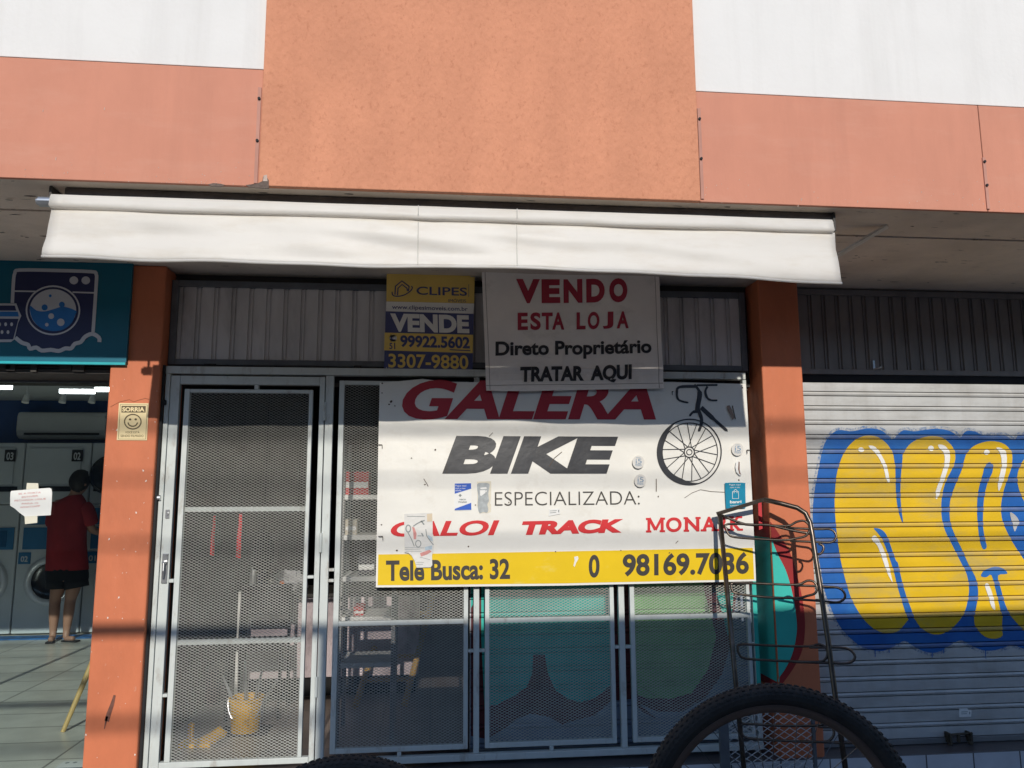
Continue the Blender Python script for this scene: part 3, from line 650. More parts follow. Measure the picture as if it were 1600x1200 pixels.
paint(s, 'cream_tape', mat('old_tape', (0.66, 0.55, 0.40), 0.6, 0.1), [pst(((595, 150), (690, 140), (690, 280), (600, 285)))], PY)
M_grb = mat('print_teal_grey', (0.16, 0.27, 0.40), 0.6, 0.15)
for (x, y, lb) in ((997.5, 722, 'round white sticker with blue number, upper of two near the letter E'), (1000.5, 751, 'round white sticker with blue number, curling just above the thin black colon'), (1152.5, 702, 'round white sticker with blue number near the right edge of the sign')):
    s = plate('round_sticker', lb, 'sticker', ell(x, y, 9.3, 10.2, 22), LY-0.001, mat('sticker_aged', (0.66, 0.64, 0.60), 0.6, 0.05), group='round stickers on the shop sign')
    lettering(s, M_grb, [('i5', (x-4.2, y+2.2), (x+5.2, y+2.2), (x-4.2, y-5.2), dict(bold=.0)), ('mais', (x-4.6, y+6.3), (x+4.8, y+6.3), (x-4.6, y+2.9), dict(cap='m')), ('com', (x-3.5, y-6.2), (x+3, y-6.2), (x-3.5, y-8))], LY-0.002)
s = plate('sticker_scrap', 'ripped remnant of a round sticker above the blue card sticker', 'sticker', ((1150, 722), (1153, 720), (1156, 722), (1157, 732), (1159, 742), (1156, 743), (1151, 738), (1149, 730)), LY, M_pap)
paint(s, 'torn_edge', mat('torn_brown', (0.22, 0.13, 0.10), 0.8, 0.2), [((1154, 721), (1155.8, 722), (1155.8, 735), (1158, 742), (1155, 740), (1153.3, 733))], LY-0.0012)
s = plate('peeling_tape', 'small peeling strip of brown tape beside the drawn handlebar', 'tape', ((1136, 634), (1140, 633), (1144, 641), (1147.5, 653), (1144.5, 656), (1141, 648), (1137, 641)), LY-0.002, mat('tape_brown', (0.30, 0.22, 0.18), 0.6, 0.15))
s = plate('card_sticker', 'teal blue sticker with a shopping bag icon in the right corner of the sign', 'sticker', smooth_loop(((1134, 754.5), (1149, 754), (1163.5, 754.5), (1164.5, 757), (1164.8, 775), (1165, 792), (1163, 794), (1150, 794.5), (1136, 794.3), (1134.3, 792), (1133.5, 775), (1133, 757)), 2), LY, mat('print_cyan', (0.0, 0.22, 0.36), 0.45, 0.06))
lettering(s, M_pap, [('Pague aqui', (1139.5, 758.5), (1157, 758.3), (1139.5, 756)), ('com o seu', (1140.5, 762.6), (1156, 762.4), (1140.5, 760.2)), ('banri', (1140.5, 786.5), (1158.5, 786), (1140.5, 782), dict(bold=.03)), ('compras', (1141, 791), (1158, 790.6), (1141, 788.6))], LY-0.0015)
g = MB()
for pts in ([(1144.5, 768), (1144.5, 779), (1154, 779), (1154, 768), (1144.5, 768)], [(1147, 770.5), (1147, 766.5), (1149.3, 764.5), (1151.6, 766.5), (1151.6, 770.5)]): strips(g, pts, 0.8, LY-0.0015, lambda p: p)
g.build('bag_icon', M_pap, s)
s = plate('paper_scrap', 'tiny white paper scrap stuck under the thin black lettering', 'paper', ((857.5, 795.5), (875, 794), (875.5, 803), (857.5, 806.5)), LY, M_pap)
paint(s, 'faded_lines', M_grt, [((859, 798), (870, 797.3), (870, 798.1), (859, 798.8)), ((859, 801), (869, 800), (869, 800.8), (859, 801.8)), ((872, 797), (874, 796.5), (873.5, 801), (872.5, 800))], LY-0.0012)

# for sale placard (yellow and navy)
VY = 4.225
M_pny = mat('placard_navy', (0.06, 0.07, 0.19), 0.45, 0.12); M_pye = mat('placard_yellow', (0.80, 0.56, 0.14), 0.45, 0.08); M_pwh = mat('placard_white', (0.82, 0.80, 0.76), 0.45, 0.05)
pv = lambda a, b: (595+a/6.319, 410+b/6.319)
s = thing('for_sale_placard', 'yellow and navy estate agent placard left of the cloth for sale banner', 'placard', (-0.1, VY, 2.08))
g = MB(); g.slab([at(*pv(*p), VY) for p in ((62, -10), (930, 20), (905, 1105), (30, 1085))], 0.004); g.build('board', M_pny, s)
paint(s, 'yellow_field', M_pye, [[pv(*p) for p in ((62, -10), (930, 20), (922, 405), (54, 385))], [pv(*p) for p in ((38, 693), (912, 715), (908, 896), (32, 868))]], VY-0.0012)
paint(s, 'white_field', M_pwh, [[pv(*p) for p in ((54, 386), (922, 406), (916, 508), (50, 482))], [pv(*p) for p in ell(122, 748, 38, 36, 20)]], VY-0.0012)
tx = lambda st, a, b, c, **k: (st, pv(*a), pv(*b), pv(*c), k)
TY = VY-0.0024
lettering(s, M_pny, [tx('CLIPES', (352, 318), (852, 330), (352, 238), bold=.015), tx('IMÓVEIS', (668, 392), (842, 396), (668, 362), bold=0.0), tx('www.clipesimoveis.com.br', (110, 458), (858, 480), (110, 418), bold=.012)], TY)
lettering(s, M_pwh, [tx('VENDE', (95, 682), (875, 700), (92, 503), bold=.05)], TY)
lettering(s, M_pny, [tx('99922.5602', (192, 835), (880, 852), (192, 718), bold=.035, cap='0'), tx('51', (84, 855), (142, 857), (84, 795), bold=.02, cap='5')], TY)
lettering(s, M_pye, [tx('3307-9880', (75, 1038), (865, 1055), (75, 900), bold=.02, cap='0')], TY)
g = MB(); cvp = lambda p: pv(p[0], p[1])
for pts, wd in (([(140, 318), (145, 235), (208, 183), (280, 238), (270, 285)], 13), ([(165, 325), (170, 255), (210, 218), (258, 255), (262, 280)], 12)): strips(g, pts, wd, TY, cvp)
strips(g, smooth_loop([(112, 290), (118, 322), (160, 335), (230, 322), (290, 285), (312, 250), (300, 235)], 4, closed=False), 11, TY, cvp)
strips(g, [(868, 215), (868, 340)], 4, TY, cvp); strips(g, [(680, 862), (885, 872)], 10, TY, cvp)
strips(g, smooth_loop([(104, 733), (112, 760), (138, 766)], 3, closed=False), 11, TY-0.001, cvp)
g.build('logo_mark', M_pny, s)
for a, b in ((105, 90), (885, 140)): g = MB(); g.tube([at(*pv(a, b), VY-0.004), at(*pv(a+(0 if a < 200 else 60), b-20+(22 if a > 200 else 0)), VY-0.002)], 0.002, 5); g.build('wire_tie', M_alu, s)
for a, b in ((68, 1048), (868, 1072)): g = MB(); g.tube([at(*pv(a+x, b+y), VY-0.004) for x, y in ((-12, -12), (-12, 8), (2, 16), (14, 4), (12, -12))], 0.0018, 5); g.build('wire_tie', M_alu, s)

# cloth banner
NY = 4.150
M_cl = mat('banner_cloth', (0.88, 0.83, 0.79), 0.8, 0.06, 6, bump=0.25, bscale=10, dirt_or_pits=((0.40, 0.35, 0.31), 0.5, (4, 4, 7), 0.55, 0.75))
def bwav(x, z): return 0.006*math.sin(x*9+z*3)+0.005*math.sin(z*11-x*4)+(0.012*math.sin((2.12-z)*24) if z < 2.12 else 0)
DB = (frange(-0.2, 1.4, 0.04), frange(1.98, 2.62, 0.035), bwav)
nb = thing('for_sale_banner', 'off white cloth banner with red and black for sale lettering over the shop sign', 'banner', (0.75, NY, 1.98))
cb = lambda a, b: (580+a/3.333, 400+b/3.333)
g = MB(); g.slab([at(*cb(*p), NY) for p in ((575, 60), (585, 300), (592, 500), (600, 700), (800, 704), (1200, 694), (1524, 690), (1510, 400), (1498, 60))], 0.003); g.build('cloth', M_cl, nb, drape=DB)
g = MB()
for a, b in (((592, 70), (620, 695)), ((1476, 75), (1500, 688))): strips(g, [a, b], 3, NY-0.0015, lambda p: cb(*p))
strips(g, [(600, 672), (1520, 662)], 3, NY-0.0015, lambda p: cb(*p))
g.build('stitching', mat('stitch', (0.35, 0.31, 0.29), 0.8), nb, drape=DB)
M_bred = mat('banner_red', (0.40, 0.03, 0.06), 0.7, 0.08); M_bblk = mat('banner_black', (0.035, 0.035, 0.04), 0.7, 0.1)
tb = lambda st, a, b, c, **k: (st, cb(*a), cb(*b), cb(*c), k)
g = MB(); letters(g, (('V', 755, 880), ('E', 888, 985), ('N', 1003, 1100), ('D', 1120, 1215), ('O', 1238, 1332)), cb, lambda x: 246-(x-755)*.008, lambda x: 119+(x-755)*.0, NY-0.003, 0.055); g.build('lettering', M_bred, nb, drape=DB)
g = MB(); letters(g, (('E', 762, 815), ('S', 828, 882), ('T', 888, 945), ('A', 942, 1006), ('L', 1070, 1117), ('O', 1128, 1188), ('J', 1206, 1260), ('A', 1278, 1340)), cb, lambda x: 388-(x-762)*.02, lambda x: 297-(x-762)*.012, NY-0.003, 0.035); g.build('lettering', M_bred, nb, drape=DB)
lettering(nb, M_bblk, [tb('Direto Proprietário', (647, 520), (1460, 505), (647, 447), bold=.032)], NY-0.003, DB)
lettering(nb, M_bblk, [tb('TRATAR  AQUI', (776, 655), (1358, 640), (776, 578), bold=.045)], NY-0.003, DB)

# ================================================================== ROLLER SHUTTERS
M_slat = mat('galvanised_slat', (0.55, 0.555, 0.545), 0.45, 0.12, 4, (1, 1, 3), metal=0.15, dirt_or_pits=((0.30, 0.28, 0.25), 0.55, (3, 3, 8), 0.48, 0.75), streak=((0.30, 0.28, 0.26), 0.35, (6, 6, 0.8), 0.48, 0.7))
PIT = 0.0850
OFF = [(-0.0425, 0), (-0.0156, 0.0005), (-0.0148, 0.022), (-0.0110, 0.022), (-0.0100, -0.001), (0, -0.0045), (0.0100, -0.001), (0.0110, 0.022), (0.0148, 0.022), (0.0156, 0.0005), (0.0425, 0)]
def slat_fn(zc):
    def fn(x, z):
        u = (z-zc+PIT/2) % PIT-PIT/2
        for (a, ya), (b, yb) in zip(OFF, OFF[1:]):
            if a <= u <= b: return ya+(yb-ya)*(u-a)/(b-a)
        return 0
    return fn
def breaks(zc, z0, z1):
    o = []; n0 = int(math.floor((z0-zc)/PIT))
    for n in range(n0, n0+80):
        for a, _ in OFF[:-1]:
            z = zc+n*PIT+a
            if z0 < z < z1: o.append(z)
    return o
def roller(name, label, x0, x1, z0, z1, Y, zc):
    t = thing(name, label, 'shutter', ((x0+x1)/2, Y, z0)); fn = slat_fn(zc)
    zs = [z0]+breaks(zc, z0, z1)+[z1]; vs = []; fs = []
    for z in zs: vs += [(x0, Y+fn(0, z), z), (x1, Y+fn(0, z), z)]
    for i in range(len(zs)-1): fs.append((2*i, 2*i+1, 2*i+3, 2*i+2))
    g = MB(); g.add(vs, fs); o = g.build('slats', M_slat, t); mo = o.modifiers.new('thick', 'SOLIDIFY'); mo.thickness = 0.0015; mo.offset = -1
    g = MB(); g.box(x0, x1, Y-0.008, Y+0.02, z0-0.03, z0-0.001); g.build('bottom_rail', mat('shutter_rail', (0.2, 0.2, 0.2), 0.5, 0.2), t, bevel=0.003)
    return t, fn
RY = 4.285
zc0 = at(1420, 796.5, RY).z
rs, rfn = roller('roller_shutter', 'grey steel roller shutter with a yellow and blue graffiti tag', pr1+0.004, 5.3, 0.066, at(1300, 598, RY).z, RY, zc0)
g = MB(); g.box(pr1+0.004, 5.3, RY+0.02, RY+0.04, at(1300, 598, RY).z-0.02, 2.135); g.build('head_slot_shade', M_dark, rs)  # black backing paints the shade of the recess over the shutter
RIB = (zc0, 0.0850, 0.0105, (0.36, 0.33, 0.28), 0.5)
M_gb = mat('spray_blue', (0.012, 0.115, 0.42), 0.5, 0.18, 6, dirt_or_pits=((0.03, 0.17, 0.46), 0.8, (3, 3, 3), 0.45, 0.7), rib=RIB)
M_gy = mat('spray_yellow', (0.74, 0.47, 0.01), 0.5, 0.12, 4, (1, 1, 2), dirt_or_pits=((0.46, 0.36, 0.13), 0.8, (2.2, 2, 5), 0.48, 0.72), rib=RIB)
M_gw = mat('spray_white', (0.80, 0.79, 0.75), 0.5, 0.06)
ca = lambda p: (1240+p[0]/3.75, 580+p[1]/3.75)
cz = lambda p: (p[0], p[1]+1125)       # lower crop in the coordinates of the upper
def spray(name, mt, polys, lay):
    for q in polys:
        g = MB(); g.face([at(*ca(p), RY-0.0012*lay) for p in smooth_loop(q, 3)]); g.build(name, mt, rs, drape=([], breaks(zc0, 0.4, 2.0), rfn))
L_ = lambda pts: [(x, y+1125) for x, y in pts]
blue = [(112, 850), (118, 740), (132, 650), (150, 555), (172, 450), (205, 385), (262, 345), (330, 352), (378, 345), (440, 334), (510, 345), (560, 382), (580, 402), (602, 378), (645, 345), (700, 352), (760, 345), (830, 337), (900, 345), (950, 370), (974, 390), (1010, 352), (1060, 352), (1100, 370), (1170, 378), (1235, 376), (1290, 405), (1312, 378), (1360, 372), (1450, 370), (1560, 380), (1690, 420), (1760, 560), (1790, 760), (1780, 1000), (1760, 1250)] + L_([(1740, 300), (1660, 470), (1560, 520), (1450, 510), (1350, 500), (1290, 482), (1240, 492), (1180, 510), (1110, 510), (1040, 482), (985, 452), (930, 472), (870, 510), (820, 525), (760, 515), (700, 485), (652, 455), (600, 480), (540, 510), (480, 512), (400, 490), (325, 432), (272, 370), (222, 270), (182, 160), (160, 40)]) + [(145, 1080), (125, 960)]
y1 = [(241, 800), (242, 720), (250, 620), (270, 540), (300, 470), (340, 420), (390, 386), (440, 377), (490, 385), (540, 418), (572, 462), (592, 510), (612, 560), (632, 512), (650, 468), (690, 420), (750, 390), (810, 380), (870, 390), (922, 430), (946, 480), (945, 530), (925, 580), (890, 650), (870, 730), (865, 800), (870, 870), (890, 940), (930, 1020), (970, 1100)] + L_([(988, 10), (1016, 70), (1028, 150), (1020, 220), (1000, 290), (960, 350), (905, 398), (850, 418), (790, 408), (740, 372), (705, 322), (680, 325), (655, 352), (620, 392), (560, 412), (500, 400), (440, 360), (390, 300), (340, 210), (310, 120), (282, 10)]) + [(268, 1060), (252, 940)]
y2 = [(998, 530), (1015, 480), (1060, 436), (1130, 412), (1190, 412), (1240, 430), (1275, 470), (1282, 510), (1275, 570), (1250, 640), (1226, 720), (1215, 800), (1225, 880), (1260, 960), (1300, 1030), (1340, 1090), (1400, 1180)] + L_([(1440, 120), (1455, 260), (1425, 370), (1385, 410), (1350, 395), (1290, 330), (1262, 300), (1228, 305), (1222, 380), (1224, 425), (1180, 443), (1120, 430), (1068, 375), (1058, 320), (1070, 260), (1082, 180), (1072, 100), (1042, 35)]) + [(1020, 1120), (985, 1040), (950, 970), (920, 890), (914, 810), (922, 740), (955, 650), (985, 580)]
y3 = [(1310, 625), (1335, 540), (1390, 480), (1470, 455), (1560, 480), (1610, 560), (1640, 720), (1650, 900), (1640, 1100)] + L_([(1620, 250), (1580, 380), (1520, 410), (1480, 350), (1490, 150), (1470, 20)]) + [(1440, 1040), (1400, 930), (1370, 800), (1330, 720)]
spray('graffiti_blue', M_gb, [blue], 1)
M_haze = bpy.data.materials.new('spray_overspray'); M_haze.use_nodes = True
_t = M_haze.node_tree; _o = _t.nodes['Material Output']; _b = _t.nodes['Principled BSDF']; _b.inputs['Base Color'].default_value = (0.03, 0.17, 0.46, 1); _b.inputs['Roughness'].default_value = 0.7
_tr = _t.nodes.new('ShaderNodeBsdfTransparent'); _mx = _t.nodes.new('ShaderNodeMixShader'); _n = _t.nodes.new('ShaderNodeTexNoise'); _n.inputs['Scale'].default_value = 55; _n.inputs['Detail'].default_value = 8; _n.inputs['Roughness'].default_value = 0.8
_g = _t.nodes.new('ShaderNodeNewGeometry'); _m = _t.nodes.new('ShaderNodeMapRange'); _m.inputs['From Min'].default_value = 0.46; _m.inputs['From Max'].default_value = 0.66; _m.inputs['To Max'].default_value = 0.75
for _a, _c in ((_g.outputs['Position'], _n.inputs['Vector']), (_n.outputs[0], _m.inputs['Value']), (_m.outputs[0], _mx.inputs[0]), (_tr.outputs[0], _mx.inputs[1]), (_b.outputs[0], _mx.inputs[2]), (_mx.outputs[0], _o.inputs[0])): _t.links.new(_a, _c)
g = MB(); strips(g, smooth_loop(blue, 3), 34, RY-0.0006, ca, True); g.build('overspray', M_haze, rs, drape=([], breaks(zc0, 0.4, 2.0), rfn))
for x_, y_, l_ in ((478, 505, 42), (812, 520, 30), (1125, 508, 50), (560, 505, 18), (880, 505, 22)):
    g = MB(); g.face([at(*ca((x_+a, y_+1125+b)), RY-0.0014) for a, b in ((-3, -8), (3, -8), (2.2, l_), (0, l_+5), (-2.2, l_))]); g.build('paint_drip', M_gb, rs, drape=([], breaks(zc0, 0.4, 2.0), rfn))
spray('graffiti_yellow', M_gy, [y1, y2, y3], 2)
st1 = [(588, 478), (637, 478), (630, 600), (626, 700), (630, 790), (642, 892), (617, 830), (602, 740), (598, 640), (596, 560)]
st2 = [(470, 920), (510, 925), (545, 960), (575, 1040), (600, 1110)] + L_([(612, 0), (632, 90), (660, 190), (690, 270), (708, 335), (685, 345), (660, 300), (640, 240), (610, 140), (588, 50), (574, 5)]) + [(550, 1060), (520, 985), (490, 945)]
st3 = [(1110, 600), (1120, 558), (1145, 534), (1168, 550), (1164, 595), (1140, 645), (1120, 720), (1112, 800), (1110, 900), (1120, 975), (1132, 1030), (1110, 1042), (1090, 985), (1080, 900), (1075, 810), (1080, 720), (1095, 650)]
st4 = L_([(1098, 75), (1120, 40), (1180, 20), (1232, 34), (1252, 62), (1198, 72), (1215, 150), (1240, 240), (1268, 310), (1225, 310), (1205, 240), (1185, 160), (1160, 70), (1130, 82)])
hole = [(1255, 818), (1310, 838), (1345, 900), (1350, 990), (1330, 1040), (1290, 980), (1262, 900)]
spray('graffiti_blue', M_gb, [st1, st2, st3, st4], 3)
spray('bare_patch', M_slat, [[(1268, 828), (1300, 845), (1322, 880), (1312, 905), (1296, 940), (1284, 900)]], 2.5)
hl = [ell(395, 460, 17, 14, 10), ell(805, 452, 17, 16, 10), ell(1130, 475, 17, 15, 10),
      [(440, 436), (480, 444), (520, 500), (550, 570), (562, 650), (545, 640), (528, 570), (495, 500), (455, 458)],
      [(848, 430), (888, 438), (915, 480), (912, 545), (882, 640), (840, 750), (833, 705), (862, 620), (884, 540), (882, 485), (855, 452)],
      [(1188, 448), (1232, 458), (1250, 505), (1240, 600), (1205, 702), (1198, 650), (1218, 560), (1214, 492)],
      [(455, 985), (478, 962), (512, 1010), (545, 1090), (570, 1190)] + L_([(580, 112), (560, 80)]) + [(545, 1170), (515, 1085), (490, 1020)],
      L_([(1120, 125), (1140, 122), (1165, 180), (1182, 270), (1160, 255), (1140, 190)])]
spray('graffiti_highlight', M_gw, hl, 4)
# shutter lock and small notice
p = at(1498, 1152, 4.26)
t = thing('shutter_lock', 'old rusty sliding bolt lock at the bottom of the graffiti shutter', 'lock', (p.x, 4.27, 0.05))
M_rust = mat('rusty_iron', (0.085, 0.07, 0.05), 0.7, 0.35, 30, metal=0.3)
for dx in (-0.062, 0.062):
    g = MB(); g.box(p.x+dx-0.006, p.x+dx+0.006, 4.235, 4.29, 0.045, 0.098); g.cyl((p.x+dx, 4.25, 0.036), (p.x+dx, 4.25, 0.052), 0.014, n=10); g.build('bracket', M_rust, t, bevel=0.002)
g = MB(); g.cyl((p.x-0.075, 4.25, 0.088), (p.x+0.075, 4.25, 0.092), 0.0065, n=10); g.cyl((p.x-0.01, 4.248, 0.05), (p.x-0.01, 4.248, 0.088), 0.009, n=10); g.build('bolt', M_rust, t)
t = plate('paper_notice', 'small torn white notice stuck low on the grey shutter', 'notice', ((1498.5, 1106), (1510, 1105.5), (1513, 1109), (1518, 1109.5), (1517.5, 1120), (1499, 1120.5)), RY-0.002, M_pap)
paint(t, 'faded_lines', M_grt, [((1502, 1112), (1512, 1111.5), (1512, 1112.6), (1502, 1113.2)), ((1502, 1115), (1511, 1114.5), (1511, 1115.5), (1502, 1116)), ((1514.5, 1112), (1516, 1112), (1516, 1116), (1514.5, 1116))], RY-0.003)

# inner shutter behind the gate, covered in teal and green graffiti
IY = 4.375; zc1 = at(860, 1016, IY).z; PIT0 = PIT
PIT = 0.098
isx0 = at(734, 1000, IY).x
ish, ifn = roller('roller_shutter', 'teal and green graffiti shutter behind the mesh of the security gate', isx0, 1.835, 0.066, 2.05, IY, zc1)
# re-use slats but with blue grey paint
bz = breaks(zc1, 0.05, 1.6)
M_iyg = mat('shutter_blue_grey', (0.22, 0.27, 0.36), 0.5, 0.12, 4)
def ispray(name, mt, polys, lay, sm=True):
    for q in polys:
        g = MB(); g.face([at(*p, IY-0.0012*lay) for p in (smooth_loop(q, 3) if sm else q)]); g.build(name, mt, ish, drape=([], bz, ifn))
c2 = lambda pts: [(760+x/3.53, 860+y/3.53) for x, y in pts]
c3 = lambda pts: [(1000+x/2.726, 760+y/2.726) for x, y in pts]
ispray('graffiti_base', M_iyg, [[(735, 860), (1186, 860), (1188, 1170), (735, 1170)]], 0.6, False)
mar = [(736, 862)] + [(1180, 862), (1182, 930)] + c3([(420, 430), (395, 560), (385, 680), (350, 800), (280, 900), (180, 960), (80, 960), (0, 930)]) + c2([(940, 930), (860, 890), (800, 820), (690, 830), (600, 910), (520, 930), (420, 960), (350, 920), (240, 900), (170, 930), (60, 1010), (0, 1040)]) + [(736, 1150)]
ispray('graffiti_outline', mat('spray_maroon_in_shade', (0.11, 0.022, 0.025), 0.6, 0.2, 6), [mar], 1.2, False)  # darker copy of the maroon, with the shade put into its colour
teal = [(752, 866), (946, 866)] + c2([(690, 300), (700, 620), (688, 742), (600, 815), (520, 838), (450, 820), (380, 770), (340, 680), (322, 575), (258, 575), (252, 680), (225, 750), (160, 800), (60, 850), (-10, 868)]) + [(752, 1000)]
ispray('graffiti_teal', M_teal, [teal, [(736, 880), (746, 890), (744, 935), (736, 950)], c3([(325, 430), (400, 430), (395, 500), (375, 640), (350, 540), (330, 470)])], 2.2, False)
green = [(990, 866)] + [(1098, 866)] + c3([(272, 440), (300, 540), (325, 640), (290, 780), (220, 880), (130, 905), (60, 890), (0, 850)]) + c2([(960, 815), (900, 818), (835, 800)]) + [(984, 960)]
ispray('graffiti_green', M_lime, [green], 2.2, False)
PIT = PIT0

# ================================================================== PILLAR STICKER
qv = lambda a, b: (170+a/13.34, 610+b/13.34)
PYY = 4.166
s = thing('smiley_sign', 'cream smiley face camera warning sign on the left terracotta pillar', 'sign', (at(208, 660, PYY).x, PYY, at(208, 688, PYY).z))
M_cream = mat('cream_plastic', (0.80, 0.66, 0.38), 0.35, 0.04); M_brn = mat('sign_brown', (0.10, 0.07, 0.03), 0.5, 0.1)
g = MB(); g.slab([at(*qv(*p), PYY) for p in ((212, 262), (832, 268), (795, 1040), (165, 1035))], 0.003); g.build('plate', M_cream, s)
g = MB(); cq = lambda p: qv(p[0], p[1])
strips(g, [(240, 295), (800, 300), (768, 1015), (200, 1012)], 9, PYY-0.001, cq, True)
g.face([at(*qv(*p), PYY-0.001) for p in ((266, 322), (772, 325), (765, 462), (262, 460))])
strips(g, ell(500, 652, 172, 152, 32), 24, PYY-0.001, cq, True)
g.face([at(*qv(*p), PYY-0.001) for p in ell(443, 603, 26, 22, 12)]); g.face([at(*qv(*p), PYY-0.001) for p in ell(560, 603, 26, 22, 12)])
strips(g, smooth_loop([(398, 670), (430, 725), (500, 748), (565, 725), (600, 670)], 4, closed=False), 24, PYY-0.001, cq)
text(g, 'VOCÊ ESTÁ', qv(340, 893), qv(640, 893), qv(340, 853), PYY-0.001); text(g, 'SENDO FILMADO', qv(245, 970), qv(722, 970), qv(245, 925), PYY-0.001)
g.build('print', M_brn, s)
lettering(s, M_cream, [('SORRIA', qv(282, 440), qv(745, 440), qv(282, 350), dict(bold=.04))], PYY-0.002)
g = MB()
strips(g, [(30, 345), (110, 300), (240, 235), (330, 215), (430, 190), (520, 240), (610, 205), (760, 165), (850, 190)], 7, 4.1685, cq)
tag(g.build('paint_crack', mat('crack', (0.2, 0.08, 0.04), 0.9), loc=(at(208, 625, 4.17).x, 4.17, at(208, 630, 4.17).z)), 'fine wavy crack in the paint just above the smiley sign', 'crack')
g = MB()
cw = lambda p: (p[0]/3.529, 860+p[1]/3.529)
for pts, wd in (([(632, 798), (618, 850), (600, 900), (588, 942)], [12, 20, 24, 26]), ([(590, 915), (575, 985)], [14, 4])): strips(g, pts, wd, 4.1682, cw)
tag(g.build('scuff_mark', mat('scuff', (0.17, 0.075, 0.055), 0.9, 0.4, 40), loc=(at(170, 1110, 4.17).x, 4.17, at(170, 1130, 4.17).z)), 'dark diagonal scuff mark low on the left terracotta pillar', 'mark')
hkk = MB(); p0 = at(262, 430, 3.5)
for zz, xx in ((1.92, -1.4475), (1.42, -1.446)):
    q = MB(); q.cyl((xx-0.0, 4.215, zz), (xx+0.022, 4.215, zz), 0.009, n=10); q.cyl((xx+0.02, 4.213, zz), (xx+0.034, 4.213, zz), 0.014, n=10)
    tag(q.build('wall_bolt', M_alu if zz < 1.5 else M_dark, loc=(xx, 4.215, zz)), 'dark upper bolt joining the gate to the left pillar' if zz > 1.5 else 'small bright bolt joining the gate to the left pillar at half height', 'bolt')

# ================================================================== LAUNDRY
LSY = 4.145
lv = lambda a, b: (a/3.529, 380+b/3.529)
M_lteal = mat('laundry_sign_teal', (0.0, 0.13, 0.20), 0.4, 0.05); M_lnavy = mat('laundry_navy', (0.025, 0.03, 0.10), 0.4); M_lwh = mat('laundry_white', (0.62, 0.62, 0.64), 0.4, 0.04); M_lblu = mat('laundry_blue', (0.02, 0.18, 0.50), 0.4)
s = thing('laundry_sign', 'teal laundry sign with a washing machine and basket drawing', 'sign', (-3.0, LSY, 2.12))
tl, bl = at(207, 410, LSY), at(197.5, 566, LSY)
xsr = (tl.x+bl.x)/2
g = MB(); g.box(-6.4, xsr, LSY, LSY+0.02, bl.z, tl.z); g.build('panel', M_lteal, s)
g = MB(); g.box(-6.4, xsr-0.003, LSY-0.002, LSY+0.019, bl.z-0.014, bl.z-0.001); g.build('bottom_trim', mat('trim_cyan', (0.02, 0.42, 0.48), 0.4), s)
cl = lambda p: lv(p[0], p[1])
Y1_ = LSY-0.0015; Y2_ = LSY-0.003; Y3_ = LSY-0.0045; Y4_ = LSY-0.006
g = MB(); body = [(66, 330), (72, 215), (80, 165), (105, 146), (300, 148), (505, 155), (530, 170), (530, 220), (515, 490), (480, 530), (420, 560), (380, 590), (300, 590), (220, 590), (160, 575), (110, 530), (60, 500)]
g.face([at(*lv(*p), Y1_) for p in body]); g.build('machine_body', M_lnavy, s)
g = MB(); strips(g, smooth_loop([(68, 330), (74, 215), (82, 165), (107, 148), (300, 150), (505, 157), (530, 172), (531, 220), (513, 490)], 3, closed=False), 19, Y2_, cl)
strips(g, [(78, 264), (200, 266)], 8, Y2_, cl); strips(g, [(400, 270), (524, 274)], 8, Y2_, cl)
strips(g, ell(292, 370, 146, 133, 44), 9, Y2_, cl, True)
for c in (407, 473): g.face([at(*lv(*p), Y2_) for p in ell(c, 205, 24, 22, 18)])
g.face([at(*lv(*p), Y2_) for p in ell(292, 368, 128, 115, 40)])
strips(g, smooth_loop([(85, 520), (120, 548), (155, 560), (165, 582), (200, 575), (230, 592), (280, 588), (325, 594), (360, 580), (392, 580), (412, 555), (445, 545), (470, 515), (510, 500), (545, 520), (548, 545)], 3, closed=False), [22]*46, Y2_, cl)
g.build('machine_lines', M_lwh, s)
g = MB(); g.face([at(*lv(*p), Y3_) for p in smooth_loop([(166, 345), (200, 370), (245, 376), (300, 362), (350, 350), (418, 372), (415, 395), (395, 440), (350, 475), (292, 485), (230, 470), (190, 435), (170, 395)], 3)])
for x, y, r in ((246, 354, 17), (341, 338, 16), (277, 290, 8)): g.face([at(*lv(*p), Y3_) for p in ell(x, y, r, r, 14)])
g.build('water', M_lblu, s)
g = MB()
for x, y, r in ((282, 402, 16), (335, 436, 21), (258, 449, 10)): g.face([at(*lv(*p), Y4_) for p in ell(x, y, r, r, 14)])
g.build('bubbles', M_lwh, s)
g = MB(); g.face([at(*lv(*p), Y3_) for p in [(-420, 330), (90, 332), (104, 370), (118, 400), (100, 440), (80, 530), (60, 545), (-380, 545), (-410, 430), (-430, 400)]]); g.build('basket_outline', M_lwh, s)
g = MB(); g.face([at(*lv(*p), Y4_) for p in [(-390, 412), (102, 417), (72, 530), (-360, 532)]]); g.face([at(*lv(*p), Y4_) for p in [(-400, 342), (82, 344), (90, 372), (-405, 370)]]); g.build('basket_body', M_lnavy, s)
g = MB(); g.face([at(*lv(*p), Y4_-0.0002) for p in [(-405, 376), (98, 378), (104, 404), (-410, 402)]]); g.build('basket_band', M_lblu, s)
g = MB()
for r, y in ((0, 447), (1, 490)):
    for i in range(12): g.face([at(*lv(*p), Y4_-0.0015) for p in ell(64-33*i-20*r, y, 8, 11, 8)])
g.build('basket_holes', M_lwh, s)
